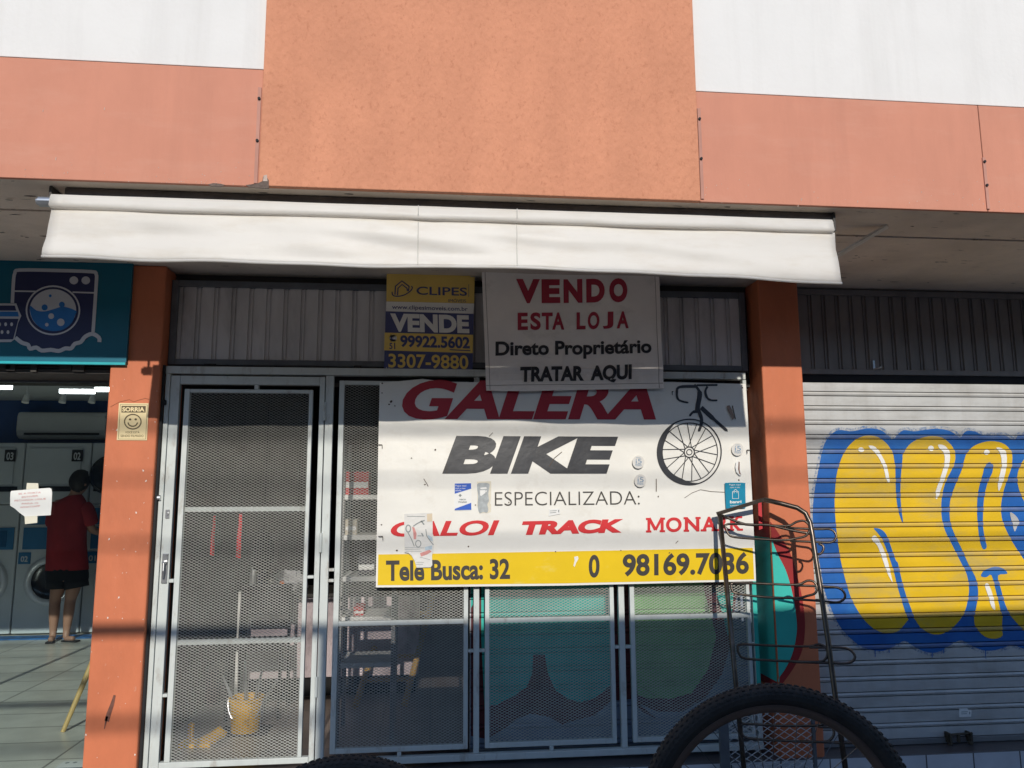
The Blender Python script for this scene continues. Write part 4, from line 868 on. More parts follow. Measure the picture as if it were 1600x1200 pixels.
# housing above the glass front
g = MB(); g.box(-6.9, pl0-0.003, 4.22, 4.72, 2.072, 2.30)
for z in (2.085, 2.10): g.box(-6.9, pl0-0.003, 4.212, 4.22, z, z+0.006)
for i in range(14):
    x = random.uniform(-3, -1.75); g.box(x, x+random.uniform(.02, .06), 4.20, 4.22, 2.075+random.uniform(0, .02), 2.10+random.uniform(.01, .03))
tag(g.build('shutter_housing', mat('housing_dark', (0.07, 0.062, 0.055), 0.8, 0.3, 15), loc=(-3, 4.3, 2.03)), 'dark grimy shutter housing between the teal sign and the laundry glass', 'housing')
gf = thing('glass_front', 'clear glass front of the laundry with a slim dark rail', 'window', (-3.0, 4.5, 0.0))
g = MB(); g.box(-6.9, pl0-0.01, 4.50, 4.508, 0.012, 2.06); g.build('pane', glass_mat('window_glass'), gf)
g = MB(); g.box(-6.9, pl0-0.006, 4.495, 4.515, 2.061, 2.071); g.box(-6.9, pl0-0.006, 4.495, 4.515, 0.001, 0.012); g.build('frame', M_frame, gf)
q = at(60, 1043, 6.0); q = EYE+(q-EYE)*(EYE.z/(EYE.z-q.z)); xm = q.x-0.0215*(q.y-4.5)
g = MB(); g.box(xm-0.02, xm+0.02, 4.46, 4.499, 0.001, 2.06); g.build('mullion', M_frame, gf)
# taped note
NYY = 4.490; nv = lambda a, b: (a/13.33, 740+b/13.33)
s = thing('taped_note', 'white cut paper note with red writing taped to the laundry glass', 'note', (at(48, 790, NYY).x, NYY, at(48, 818, NYY).z))
g = MB(); g.slab([at(*nv(*p), NYY) for p in ((232, 360), (640, 325), (1030, 297), (1072, 320), (1085, 400), (1075, 640), (1055, 865), (800, 880), (520, 900), (400, 810), (300, 720), (212, 670), (212, 500), (218, 400))], 0.002); g.build('paper', mat('note_paper', (0.80, 0.82, 0.80), 0.7, 0.03), s)
paint(s, 'tape', mat('masking_tape', (0.72, 0.70, 0.58), 0.5, 0.05), [[nv(*p) for p in ((560, 195), (795, 200), (805, 315), (545, 330))], [nv(*p) for p in ((512, 890), (780, 880), (775, 1025), (520, 1052))]], NYY-0.001)
lettering(s, mat('red_pen', (0.60, 0.22, 0.22), 0.7), [(a, nv(x0, yy), nv(x1, y2), nv(x0, yy-34)) for a, x0, x1, yy, y2 in (('SE A PORTA', 385, 850, 440, 408), ('ESTIVER', 455, 795, 510, 478), ('FECHADA LIGUE', 305, 955, 582, 540), ('PARA O', 455, 795, 645, 630), ('WHATSAPP', 415, 835, 722, 690))], NYY-0.0012)
# air conditioner on the back wall
def acY(x, y): return at(x, y, 9.05)
a0, a1 = at(28, 643, 9.05), at(164, 685, 9.05)
t = thing('air_conditioner', 'white wall split air conditioner on the blue laundry wall', 'air conditioner', ((a0.x+a1.x)/2, 9.2, a1.z))
g = MB(); n = 14; prof = [(9.27, a1.z), (9.10, a1.z), (9.06, a1.z+0.03), (9.04, a1.z+0.09), (9.04, a0.z-0.06), (9.06, a0.z-0.01), (9.10, a0.z), (9.27, a0.z)]
vs = [(x, y, z) for x in (a0.x, a1.x) for y, z in prof]; k = len(prof)
g.add(vs, [(i, i+k, (i+1) % k+k, (i+1) % k) for i in range(k)]+[tuple(range(k)), tuple(range(k, 2*k))[::-1]])
M_app = mat('appliance_white', (0.72, 0.72, 0.70), 0.4, 0.05)
M_gl = mat('dark_glass', (0.015, 0.015, 0.018), 0.15, 0.1)
g.build('casing', M_app, t, bevel=0.01)
g = MB(); g.box(a0.x+0.09, a1.x-0.06, 9.030, 9.039, a1.z+0.035, a1.z+0.060); g.build('louvre', M_gl, t)
g = MB(); g.box(a0.x+0.06, a0.x+0.22, 9.034, 9.0385, a1.z+0.09, a1.z+0.10); g.build('label', M_pap, t)
# ceiling lamps
M_led = mat('led_tube', (1.0, 1.0, 1.0), 0.5, 0, emit=7)
for px0, px1, y, Y, lb in ((-30, 18, 604, 6.0, 'short white ceiling tube lamp at the far left of the laundry'), (94, 148, 611, 6.2, 'white ceiling tube lamp left of the pair beside the pillar'), (150, 178, 608, 6.2, 'white ceiling tube lamp partly hidden by the left pillar')):
    a, b = at(px0, y, Y), at(px1, y, Y); z = a.z
    t = thing('tube_lamp', lb, 'lamp', ((a.x+b.x)/2, Y, z), 'laundry ceiling tube lamps')
    g = MB(); g.box(a.x, b.x, Y-0.02, Y+0.02, z-0.018, z+0.012); g.build('tube', M_led, t, bevel=0.004)
    g = MB(); g.box(a.x-0.005, b.x+0.005, Y-0.025, Y+0.025, z+0.0125, z+0.05); g.cyl(((a.x+b.x)/2, Y, z+0.05), ((a.x+b.x)/2, Y, 2.52), 0.008, n=8); g.build('fitting', M_app, t)
for px, lb in ((40, 'leftmost of three small ceiling spotlights in the laundry'), (98, 'middle of three small ceiling spotlights in the laundry'), (144, 'rightmost of three small ceiling spotlights in the laundry')):
    a = at(px, 620, 7.2); b = at(px-1, 629, 7.2)
    t = thing('spotlight', lb, 'spotlight', tuple(a), 'laundry ceiling spotlights')
    g = MB(); g.cyl(a+Vector((0, 0.02, 0.02)), b, 0.022, 0.03, n=14); g.build('head', M_app, t); g = MB(); g.cyl(a+Vector((0, 0.02, 0.02)), (a.x, a.y+0.02, 2.52), 0.008, n=8); g.build('stem', M_app, t)
# washers and dryers
WY = 8.72
wz = {k: at(80, y, WY).z for k, y in dict(top=692, strip0=760, strip1=768, mid=788, wt=824, pan=858, base=992).items()}
wx = [at(x, 850, WY).x for x in (-79, 27, 133, 239)]
M_wash = mat('machine_white', (0.55, 0.575, 0.60), 0.35, 0.05); M_wpan = mat('machine_blue', (0.03, 0.16, 0.33), 0.4, 0.05); M_blab = mat('label_black', (0.012, 0.012, 0.015), 0.3)
M_chrome = mat('chrome_ring', (0.62, 0.63, 0.65), 0.3, 0.05, metal=0.2)
for i, num in enumerate(('03', '02', '01')):
    x0, x1 = wx[i]+0.006, wx[i+1]-0.006; xc = (x0+x1)/2
    d = thing('tumble_dryer', 'white tumble dryer numbered %s stacked on a washing machine' % num + ('' if num != '01' else ' behind the person'), 'dryer', (xc, WY, wz['mid']), 'stacked tumble dryers')
    g = MB(); g.box(x0, x1, WY, 9.2, wz['mid']+0.002, wz['top']); g.build('cabinet', M_wash, d, bevel=0.012)
    g = MB(); z0, z1 = wz['strip0']+0.03, wz['top']-0.055
    if num != '01':
        g.box(x0+0.05, x1-0.09, WY-0.016, WY-0.001, z0, z1); g.build('door', M_wash, d, bevel=0.015)
    else:
        cc = at(163, 742, WY); g.lathe([(0.0, -0.045), (0.16, -0.05), (0.20, -0.035), (0.215, -0.001)], (xc-0.14, WY, cc.z), (0, 1, 0), 28); g.build('door', M_gl, d, smooth=True)
    lx = x1-0.13; g = MB(); g.box(lx-0.055, lx+0.055, WY-0.024, WY-0.017, wz['top']-0.20, wz['top']-0.075); lab = g.build('number_label', M_blab, d)
    g = MB(); V, F = glyphs(num, 0.02); xm = max(v[0] for v in V); xn = min(v[0] for v in V)
    g.add([(lx-0.035+0.07*(x-xn)/(xm-xn), WY-0.0255, wz['top']-0.18+0.075*y/0.7) for x, y in V], [f[::-1] if True else f for f in F]); 
    g.build('digits', M_lwh, lab)
    g = MB(); g.box(x0+0.04, x1-0.04, WY-0.012, WY-0.001, wz['strip1'], wz['strip0']); g.build('control_strip', M_blab, d)
    wm = thing('washing_machine', 'white front loading washing machine under the dryer numbered %s' % num, 'washing machine', (xc, WY, 0), 'front loading washing machines')
    g = MB(); g.box(x0, x1, WY, 9.2, 0.02, wz['mid']-0.002); g.build('cabinet', M_wash, wm, bevel=0.012)
    g = MB(); g.box(x0+0.05, x1-0.03, WY-0.010, WY-0.001, wz['pan'], wz['wt']); g.box(x0+0.06, x0+0.33, WY-0.0098, WY-0.001, wz['wt']+0.03, wz['mid']-0.04); g.build('control_panel', M_wpan, wm)
    g = MB(); g.box(x0+0.32, x1-0.10, WY-0.016, WY-0.0105, wz['pan']+0.03, wz['wt']-0.03); g.build('display', mat('display_blue', (0.02, 0.10, 0.22), 0.2), wm)
    g = MB(); g.box(x0+0.02, x0+0.14, WY-0.008, WY-0.001, wz['pan']-0.15, wz['pan']-0.03); lab = g.build('number_label', M_wpan, wm)
    g = MB(); g.add([(x0+0.045+0.07*(x-xn)/(xm-xn), WY-0.0095, wz['pan']-0.125+0.055*y/0.7) for x, y in V], [f[::-1] for f in F]); g.build('digits', M_lwh, lab)
    cz_ = at(54, 908, WY).z
    dx_ = xc+0.02
    g = MB(); g.lathe([(0.255, -0.001), (0.250, -0.035), (0.205, -0.05), (0.185, -0.02)], (dx_, WY, cz_), (0, 1, 0), 36); rg = g.build('door_ring', M_chrome, wm, smooth=True)
    g = MB(); g.lathe([(0.186, -0.020), (0.17, -0.008), (0.10, 0.004-0.008), (0.0, -0.005)], (dx_, WY, cz_), (0, 1, 0), 32); g.build('door_glass', M_gl, rg, smooth=True)
g = MB(); g.box(-6.5, -1.7, 8.46, 8.66, 0.003, 0.012)
mt_ = mat('mat_blue', (0.02, 0.14, 0.38), 0.6, 0.7, 14)
tag(g.build('floor_mat', mt_, loc=(-3.5, 8.56, 0.003)), 'blue patterned strip mat along the foot of the washing machines', 'mat')
# stool behind the pillar
t = thing('bar_stool', 'stool with a pale wooden leg half hidden behind the left pillar', 'stool', (-1.95, 4.95, 0))
lo_ = at(98, 1144, 5.0); 
f0 = EYE+(lo_-EYE)*(EYE.z/(EYE.z-lo_.z)); f1 = at(143, 1035, f0.y+0.12)
M_wood = mat('light_wood', (0.55, 0.36, 0.13), 0.5, 0.15, 30, (6, 6, 1))
g = MB(); g.cyl(f0, f1+Vector((0.02, 0.01, 0.05)), 0.013, 0.019, n=12); g.build('leg', M_wood, t, smooth=False)
cx, cy, sz = f1.x+0.20, f1.y+0.22, f1.z+0.06
for ax_, ay_ in ((0.36, 0.0), (0.0, 0.42), (0.36, 0.42)):
    g = MB(); g.cyl((f0.x+ax_*1.25, f0.y+ay_*1.25, 0.0), (f1.x+0.02+ax_*0.9, f1.y+ay_*0.9, sz), 0.013, 0.019, n=12); g.build('leg', M_wood, t)
g = MB(); g.lathe([(0.0, 0), (0.19, 0), (0.205, 0.012), (0.205, 0.03), (0.19, 0.04), (0, 0.042)], (cx, cy, sz-0.01), (0, 0, 1), 28); g.build('seat', mat('seat_grey', (0.10, 0.10, 0.12), 0.5), t)
g = MB(); g.cyl((f1.x-0.015, f1.y+0.25, sz-0.35), (f1.x+0.3, f1.y+0.25, sz-0.35), 0.008, n=8); g.build('stretcher', M_alu, t)
# little white card on the floor at the foot of the pillar
q = at(100, 1190, 4.75); q = EYE+(q-EYE)*((EYE.z-0.004)/(EYE.z-q.z))
t = thing('floor_card', 'white spotted card lying on the laundry floor by the pillar foot', 'card', (q.x, q.y, 0.004))
g = MB(); g.box(q.x, q.x+0.22, q.y-0.16, q.y, 0.003, 0.006); g.build('card', M_pap, t)
g = MB()
for dx in (0.03, 0.07): g.add([(q.x+dx+0.012*math.cos(k*.785), q.y-0.03+0.012*math.sin(k*.785), 0.0065) for k in range(8)], [tuple(range(8))])
g.build('spots', M_grt, t)

# ================================================================== PERSON IN THE LAUNDRY
PEY = 8.34
def J(px, py, dy=0.0): return at(px, py, PEY+dy)
per = thing('person', 'person in a red t-shirt and black shorts standing with their back to the street', 'person', (J(104, 1000).x, PEY, 0.0))
M_skin = mat('skin', (0.36, 0.19, 0.13), 0.5, 0.06)
M_shirt = mat('red_cotton', (0.30, 0.02, 0.025), 0.85, 0.2, 8, (1, 1, 0.5), bump=1.0, bscale=9)
M_short = mat('black_cotton', (0.012, 0.012, 0.014), 0.9, 0.2)
M_hair = mat('dark_hair', (0.018, 0.013, 0.011), 0.6, 0.3, 40, bump=0.6, bscale=90)
bv = []; be = []; br = []
def jv(p, r, par=None):
    bv.append(Vector(p)); br.append(r if isinstance(r, tuple) else (r, r))
    if par is not None: be.append((par, len(bv)-1))
    return len(bv)-1
pel = jv(J(105, 896), (0.13, 0.10)); sp1 = jv(J(105, 850), (0.125, 0.095), pel); ch = jv(J(107, 808), (0.14, 0.10), sp1)
nb_ = jv(J(115, 780), (0.075, 0.07), ch); nk = jv(J(119, 770), 0.05, nb_); h0 = jv(J(124, 761, .01), (0.068, 0.075), nk); h1 = jv(J(126, 751, .01), (0.078, 0.088), h0); h2 = jv(J(126, 744, .01), (0.055, 0.06), h1)
jv(J(136, 760, .085), 0.016, h0); jv(J(131, 757, -.06), 0.014, h1)
for hx, kx, ky, ax_, ay_, tx_, ty_, dyk in ((94, 86, 938, 83, 988, 78, 1000, 0.0), (118, 110, 936, 104, 986, 117, 998, 0.02)):
    hip = jv(J(hx, 903), 0.09, pel); mid = jv(J((hx+kx)/2, 922), 0.072, hip); kn = jv(J(kx, ky, .02), 0.054, mid)
    cf = jv(J((kx*0.6+ax_*0.4), ky*0.6+ay_*0.4, -.02), 0.054, kn); an = jv(J(ax_, ay_), 0.034, cf)
    he = jv(J(ax_-1, 998, -.03), 0.032, an); jv(J(tx_, ty_, -.10 if hx < 100 else -.06), (0.034, 0.026), he)
def hand(wr, d, side):
    d = Vector(d).normalized(); p = bv[wr]; pm = jv(p+d*0.07, (0.036, 0.02), wr); s = d.cross(Vector((0, 0, 1))).normalized()
    for k, ln in ((-1.5, .055), (-.5, .066), (.5, .07), (1.5, .062)):
        a = jv(p+d*0.095+s*k*0.018, 0.009, pm); b = jv(bv[a]+d*ln*0.55+Vector((0, 0, -.008)), 0.008, a); jv(bv[b]+d*ln*0.4+Vector((0, 0, -.022)), 0.007, b)
    t = jv(p+d*0.04+s*side*0.045, 0.010, pm); jv(bv[t]+d*0.03+s*side*0.012, 0.009, t)
shl = jv(J(90, 788), 0.06, ch); el = jv(J(83, 830, .02), 0.044, shl); wl = jv(J(96, 846, .24), 0.029, el); hand(wl, (.5, .8, 0.1), 1)
shr = jv(J(132, 790), 0.06, ch); er = jv(J(143, 828, .06), 0.044, shr); wr_ = jv(J(162, 834, .22), 0.029, er); hand(wr_, (.8, .5, 0.1), -1)
o0 = ORI[per.name]; me = bpy.data.meshes.new('body'); me.from_pydata([v-o0 for v in bv], be, []); me.materials.append(M_skin)
ob = bpy.data.objects.new('body', me); COL.objects.link(ob); ob.parent = per
ob.modifiers.new('skin', 'SKIN'); ob.modifiers['skin'].use_smooth_shade = True
if not me.skin_vertices: 
    bm = bmesh.new(); bm.from_mesh(me); bm.verts.layers.skin.verify(); bm.to_mesh(me); bm.free()
sv = me.skin_vertices[0].data
for i, r in enumerate(br): sv[i].radius = r; sv[i].use_root = (i == 0)
ss = ob.modifiers.new('sub', 'SUBSURF'); ss.levels = 1; ss.render_levels = 2
def loft(mb, rings, n=20, cap=True):
    vs = []; fs = []
    for c, rx, ry, tilt in rings:
        for i in range(n):
            a = 2*math.pi*i/n; vs.append(Vector(c)+Vector((rx*math.cos(a), ry*math.sin(a), tilt*math.cos(a))))
    for j in range(len(rings)-1):
        for i in range(n): fs.append((j*n+i, j*n+(i+1) % n, (j+1)*n+(i+1) % n, (j+1)*n+i))
    mb.add(vs, fs); return mb
g = MB()
loft(g, [(J(105, 890), .205, .145, 0), (J(105, 880), .20, .145, 0), (J(104, 850), .185, .14, 0), (J(105, 820), .185, .135, 0), (J(107, 800), .19, .13, 0), (J(109, 788), .175, .115, 0), (J(113, 779), .115, .09, .01), (J(116, 774), .07, .065, .01)])
g.tube([J(94, 784), J(88, 796), J(85, 812), J(82, 826, .01)], [.075, .085, .082, .080], 14); g.tube([J(128, 786), J(135, 797, .01), J(140, 812, .03), J(143, 822, .05)], [.075, .085, .080, .078], 14)
sh = g.build('t_shirt', M_shirt, per, smooth=True); sb_ = sh.modifiers.new('sub', 'SUBSURF'); sb_.levels = 1; sb_.render_levels = 1
g = MB(); loft(g, [(J(105, 884), .19, .14, 0), (J(105, 896), .20, .15, 0), (J(105, 905), .20, .15, 0)])
g.tube([J(95, 897), J(91, 908), J(90, 919)], [.11, .108, .112], 16); g.tube([J(116, 897), J(119, 908), J(120, 918)], [.11, .108, .112], 16)
g.build('shorts', M_short, per, smooth=True)
g = MB(); c = J(126, 752, .0); vs = []; fs = []; n = 22; mm = 10
for j in range(mm+1):
    ph = math.pi*j/mm
    for i in range(n):
        a = 2*math.pi*i/n; d = Vector((math.cos(a)*math.sin(ph), math.sin(a)*math.sin(ph), math.cos(ph)))
        front = d.dot(Vector((0.75, 0.6, -0.35)).normalized()); rr = 1.0 if front < 0.30 else 0.80
        rr *= 1+0.05*noise.noise(d*4)
        vs.append(c+Vector((d.x*0.107*rr, d.y*0.115*rr, d.z*0.122*rr)))
for j in range(mm):
    for i in range(n): fs.append((j*n+i, j*n+(i+1) % n, (j+1)*n+(i+1) % n, (j+1)*n+i))
g.add(vs, fs); g.build('hair', M_hair, per, smooth=True)
for ax_, tx_, dy in ((82, 78, -.10), (103, 118, -.06)):
    a, b = J(ax_-1, 1001, -.03), J(tx_, 1001, dy); a.z = b.z = 0.012; d = (b-a).normalized(); s_ = Vector((-d.y, d.x, 0))*0.036
    g = MB(); a -= d*0.03; b += d*0.03; hz = Vector((0, 0, .012))
    g.add([a-s_*.8-hz*.8, a+s_*.8-hz*.8, b+s_-hz*.8, b-s_-hz*.8, a-s_*.8+hz*.6, a+s_*.8+hz*.6, b+s_+hz*.6, b-s_+hz*.6], [(3, 2, 1, 0), (4, 5, 6, 7), (0, 1, 5, 4), (1, 2, 6, 5), (2, 3, 7, 6), (3, 0, 4, 7)]); g.build('sandal', M_short, per, bevel=0.006)

# ================================================================== INSIDE THE BICYCLE SHOP
M_short_ = mat('chair_black', (0.015, 0.015, 0.017), 0.5, 0.2)
CY = 5.75
c0, c1 = at(388, 930, CY), at(470, 930, CY)
t = thing('shop_counter', 'pale pink and white counter cabinet behind the mesh of the gate door', 'counter', (c0.x+0.6, CY+0.25, 0.03))
M_cab = mat('cabinet_pale', (0.66, 0.56, 0.58), 0.5, 0.35, 3, (1, 1, 0.5), dirt_or_pits=((0.16, 0.11, 0.13), 0.8, (3.5, 3, 2.4), 0.50, 0.68))
g = MB(); g.box(c0.x, c0.x+1.2, CY, CY+0.5, 0.16, c0.z-0.02); g.build('cabinet', M_cab, t, bevel=0.004)
g = MB(); g.box(c0.x-0.01, c0.x+1.22, CY-0.02, CY+0.52, c0.z-0.019, c0.z+0.004); g.build('worktop', mat('worktop_dark', (0.06, 0.055, 0.05), 0.4), t)
g = MB(); g.box(c0.x+0.02, c0.x+1.18, CY+0.03, CY+0.47, 0.03, 0.159); g.build('plinth', M_dark, t)
g = MB(); g.box(c0.x+0.03, c0.x+0.30, CY-0.012, CY-0.001, 0.50, 0.56); g.box(c0.x+0.48, c0.x+0.52, CY-0.01, CY-0.001, 0.5, c0.z-0.1); g.build('door_trim', M_dark, t)
zt = c0.z+0.004
def can(name, lb, px, py_top, r, mt, Y, hat=None):
    a = at(px, py_top, Y); q = thing(name, lb, name.replace('_', ' '), (a.x, Y, zt)); g = MB()
    h = a.z-zt
    g.lathe([(0, 0), (r, 0), (r, h*0.68), (r*0.6, h*0.82), (r*0.55, h*0.9)], (a.x, Y, zt), (0, 0, 1), 20); g.build('body', mt, q, smooth=False)
    g = MB(); g.cyl((a.x, Y, zt+h*0.9), (a.x, Y, zt+h), r*0.6, n=16); g.build('cap', hat or M_alu, q)
can('spray_can', 'shiny silver can standing at the left end of the shop counter', 397, 886, 0.03, M_alu, CY+0.2)
can('oil_bottle', 'dark bottle with bright flecks on the counter next to the silver can', 412, 888, 0.045, mat('dark_bottle', (0.03, 0.035, 0.05), 0.15, 0.3, 40), CY+0.15)
can('orange_bottle', 'small orange bottle on the counter beside the parts box', 441, 905, 0.022, mat('orange_plastic', (0.60, 0.16, 0.02), 0.4), CY+0.1)
a, b = at(400, 910, CY+0.3), at(436, 910, CY+0.3)
q = thing('parts_box', 'grey parts box standing open on the shop counter', 'box', ((a.x+b.x)/2, CY+0.35, zt)); g = MB()
for x0, x1, y0, y1 in ((a.x, b.x, CY+.3, CY+.31), (a.x, b.x, CY+.49, CY+.5), (a.x, a.x+.01, CY+.3101, CY+.4899), (b.x-.01, b.x, CY+.3101, CY+.4899)): g.box(x0, x1, y0, y1, zt, a.z)
g.box(a.x+.0101, b.x-.0101, CY+.3101, CY+.4899, zt, zt+.008); g.build('sides', mat('box_grey', (0.30, 0.29, 0.27), 0.7), q)
a = at(455, 906, CY+0.25); q = thing('plastic_bag', 'crumpled clear plastic bag of small parts on the counter', 'bag', (a.x, CY+.25, zt)); g = MB()
vs = []; fs = []
for j in range(7):
    for i in range(12):
        ph = math.pi*j/6; an = 2*math.pi*i/12; d = Vector((math.cos(an)*math.sin(ph), math.sin(an)*math.sin(ph), math.cos(ph))); rr = 0.10*(1+0.5*noise.noise(d*3))
        vs.append((a.x+d.x*rr*1.2, CY+.25+d.y*rr, zt+0.06+max(-0.058, d.z*rr*0.8)))
for j in range(6):
    for i in range(12): fs.append((j*12+i, j*12+(i+1) % 12, (j+1)*12+(i+1) % 12, (j+1)*12+i))
g.add(vs, fs); g.build('bag', mat('bag_plastic', (0.5, 0.5, 0.52), 0.12, 0.4, 30), q)
for px, y0, y1, r, Y, lb in ((376.5, 925, 1075, 0.017, 5.6, 'bright thick metal pole just left of the shop counter'), (331, 930, 1010, 0.009, 5.9, 'thin metal pole farther left behind the gate door')):
    a = at(px, y0, Y); g = MB(); g.cyl((a.x, Y, 0.03), (a.x, Y, a.z), r, n=12); g.box(a.x-0.06, a.x+0.06, Y-0.06, Y+0.06, 0.031, 0.045); q = thing('metal_pole', lb, 'pole', (a.x, Y, 0.03)); g.build('pole', mat('pole_white', (0.6, 0.6, 0.58), 0.4), q)
a, b = at(284, 936, 6.1), at(319, 1003, 6.1)
q = thing('storage_box', 'grey storage box in the dim left corner behind the gate door', 'box', ((a.x+b.x)/2, 6.2, 0.03)); g = MB(); g.box(a.x-.1, b.x, 6.1, 6.5, 0.03, a.z-0.03); g.build('body', mat('box_beige', (0.28, 0.26, 0.25), 0.7, 0.2), q, bevel=.006); g = MB(); g.box(a.x-.11, b.x+.01, 6.09, 6.51, a.z-0.029, a.z); g.build('lid', mat('lid_grey', (0.35, 0.33, 0.31), 0.6), q, bevel=.005)
M_ribb = mat('red_ribbon', (0.70, 0.03, 0.04), 0.6, 0.1)
for px, y0, y1, wd, lb in ((334, 806, 868, 0.024, 'red strip hanging farther left behind the gate door'), (375, 803, 872, 0.030, 'brighter red strip hanging in the middle behind the gate door')):
    Y = 4.85; a, b = at(px+1, y0, Y), at(px-3, y1, Y); g = MB()
    for i in range(6):
        p1 = a+(b-a)*i/6; p2 = a+(b-a)*(i+1)/6; w1 = wd*(0.55+0.45*i/6)/2; w2 = wd*(0.55+0.45*(i+1)/6)/2; dy = 0.006*math.sin(i*1.7)
        g.slab([p1+Vector((-w1, dy, 0)), p1+Vector((w1, dy, 0)), p2+Vector((w2, dy, 0)), p2+Vector((-w2, dy, 0))], 0.003)
    q = thing('hanging_strip', lb, 'strip', (a.x, Y, b.z), 'red strips behind the gate door'); g.build('ribbon', M_ribb, q); g = MB(); g.cyl(a, (a.x, Y, 2.65), 0.002, n=5); g.build('cord', M_dark, q)
a = at(411, 860, 5.6); q = thing('hanging_bag', 'black bag hanging above the shop counter', 'bag', (a.x, 5.6, a.z)); g = MB(); g.lathe([(0, -.14), (.06, -.13), (.075, -.05), (.07, .06), (.035, .12), (0, .125)], a, (0, 0, 1), 16); g.build('bag', M_short, q, smooth=True); g = MB(); g.cyl((a.x, 5.6, a.z+.12), (a.x, 5.6, 2.65), .003, n=5); g.build('cord', M_dark, q)
a = at(405, 1010, 5.35); q = thing('shop_chair', 'black metal frame chair in front of the pale shop counter', 'chair', (a.x, 5.35, 0.03))
zs_ = 0.47
g = MB(); g.box(a.x-.17, a.x+.17, 5.2, 5.52, zs_-.02, zs_+.02); g.build('seat', M_short_, q, bevel=.01)
g = MB(); g.box(a.x-.16, a.x+.16, 5.50, 5.53, zs_+.16, zs_+.36); g.build('backrest', M_short_, q, bevel=.01)
for dx in (-.16, .16):
    g = MB(); g.tube([(a.x+dx, 5.22, 0.03), (a.x+dx, 5.24, zs_-.02)], .011, 8); g.build('leg', M_short_, q)
    g = MB(); g.tube([(a.x+dx, 5.56, 0.03), (a.x+dx, 5.50, zs_), (a.x+dx, 5.53, zs_+.36)], .011, 8); g.build('leg', M_short_, q)
a = at(300, 1085, 5.6); q = thing('tool_box', 'dark steel tool box on the shop floor left of the counter', 'box', (a.x, 5.7, 0.03))
g = MB(); g.box(a.x-.2, a.x+.18, 5.6, 5.85, 0.031, 0.26); g.build('body', mat('toolbox_steel', (0.06, 0.065, 0.075), 0.45, 0.3, 12), q, bevel=.006); g = MB(); g.tube([(a.x-.08, 5.72, .26), (a.x-.08, 5.72, .31), (a.x+.06, 5.72, .31), (a.x+.06, 5.72, .26)], .008, 6); g.build('handle', M_alu, q)
# yellow chair and yellow stand
M_plas = mat('yellow_plastic', (0.72, 0.42, 0.02), 0.4, 0.08)
a, b = at(360, 1092, 5.0), at(408, 1150, 5.0); xc = (a.x+b.x)/2; hw = (b.x-a.x)/2
zb = a.z-0.24
q = thing('plastic_bucket', 'yellow plastic bucket of tools on a low block at the foot of the counter', 'bucket', (xc, 5.0, zb))
g = MB(); g.lathe([(0, 0), (hw*.74, 0), (hw*.80, .02), (hw*1.02, .235), (hw*1.10, .235), (hw*1.10, .252), (hw*.99, .252), (hw*.74, .025), (0, .022)], (xc, 5.0, zb), (0, 0, 1), 28); bk = g.build('bucket_wall', mat('worn_yellow_plastic', (0.66, 0.38, 0.02), 0.45, 0.3, 9, dirt_or_pits=((0.07, 0.05, 0.03), 0.9, (7, 7, 5), 0.50, 0.60)), q, smooth=False)
g = MB(); g.tube([(xc+hw*1.08*math.cos(t), 5.0-.02-hw*.5*math.sin(t), zb+.24-.13*math.sin(t)) for t in [math.pi*k/12 for k in range(13)]], .004, 6); g.build('handle', M_alu, q)
g = MB()
for k, (dx, dy, tx_, ln) in enumerate(((-.05, .02, -.10, .22), (.03, -.01, .06, .26), (.05, .04, .12, .18), (-.01, .05, -.02, .30))): g.tube([(xc+dx, 5.0+dy, zb+.03), (xc+dx+tx_*.5, 5.0+dy, zb+.15+ln*.5), (xc+dx+tx_, 5.0+dy, zb+.15+ln)], [.012, .010, .006], 8)
tl_ = thing('hand_tools', 'bundle of grey hand tools standing in the yellow bucket', 'tools', (xc, 5.0, zb+.03)); g.build('handles', M_alu, tl_)
q = thing('floor_block', 'low dark block under the yellow bucket', 'block', (xc, 5.0, 0.03)); g = MB(); g.box(xc-.15, xc+.15, 4.88, 5.12, .031, zb-.001); g.build('block', M_dark, q, bevel=.005)
a, b = at(299, 1130, 4.75), at(352, 1150, 4.75)
q = thing('work_stand', 'low yellow work stand beside the left edge of the gate door', 'stand', (a.x, 4.75, 0.03))
g = MB(); g.box(a.x-.013, a.x+.013, 4.73, 4.77, 0.055, a.z); g.build('post', M_plas, q, bevel=.004)
g = MB(); g.tube([(a.x+.045, 4.75, b.z-.04), (a.x+.12, 4.75, b.z-.01), (b.x-.03, 4.75, b.z+.02), (b.x, 4.75, b.z)], [.030, .034, .036, .02], 12); g.build('arm', M_plas, q, smooth=True)
g = MB(); g.box(a.x-.05, a.x+.12, 4.70, 4.80, 0.031, 0.054); g.box(a.x+.04, a.x+.055, 4.735, 4.765, 0.055, b.z-.02); g.build('base', M_plas, q)
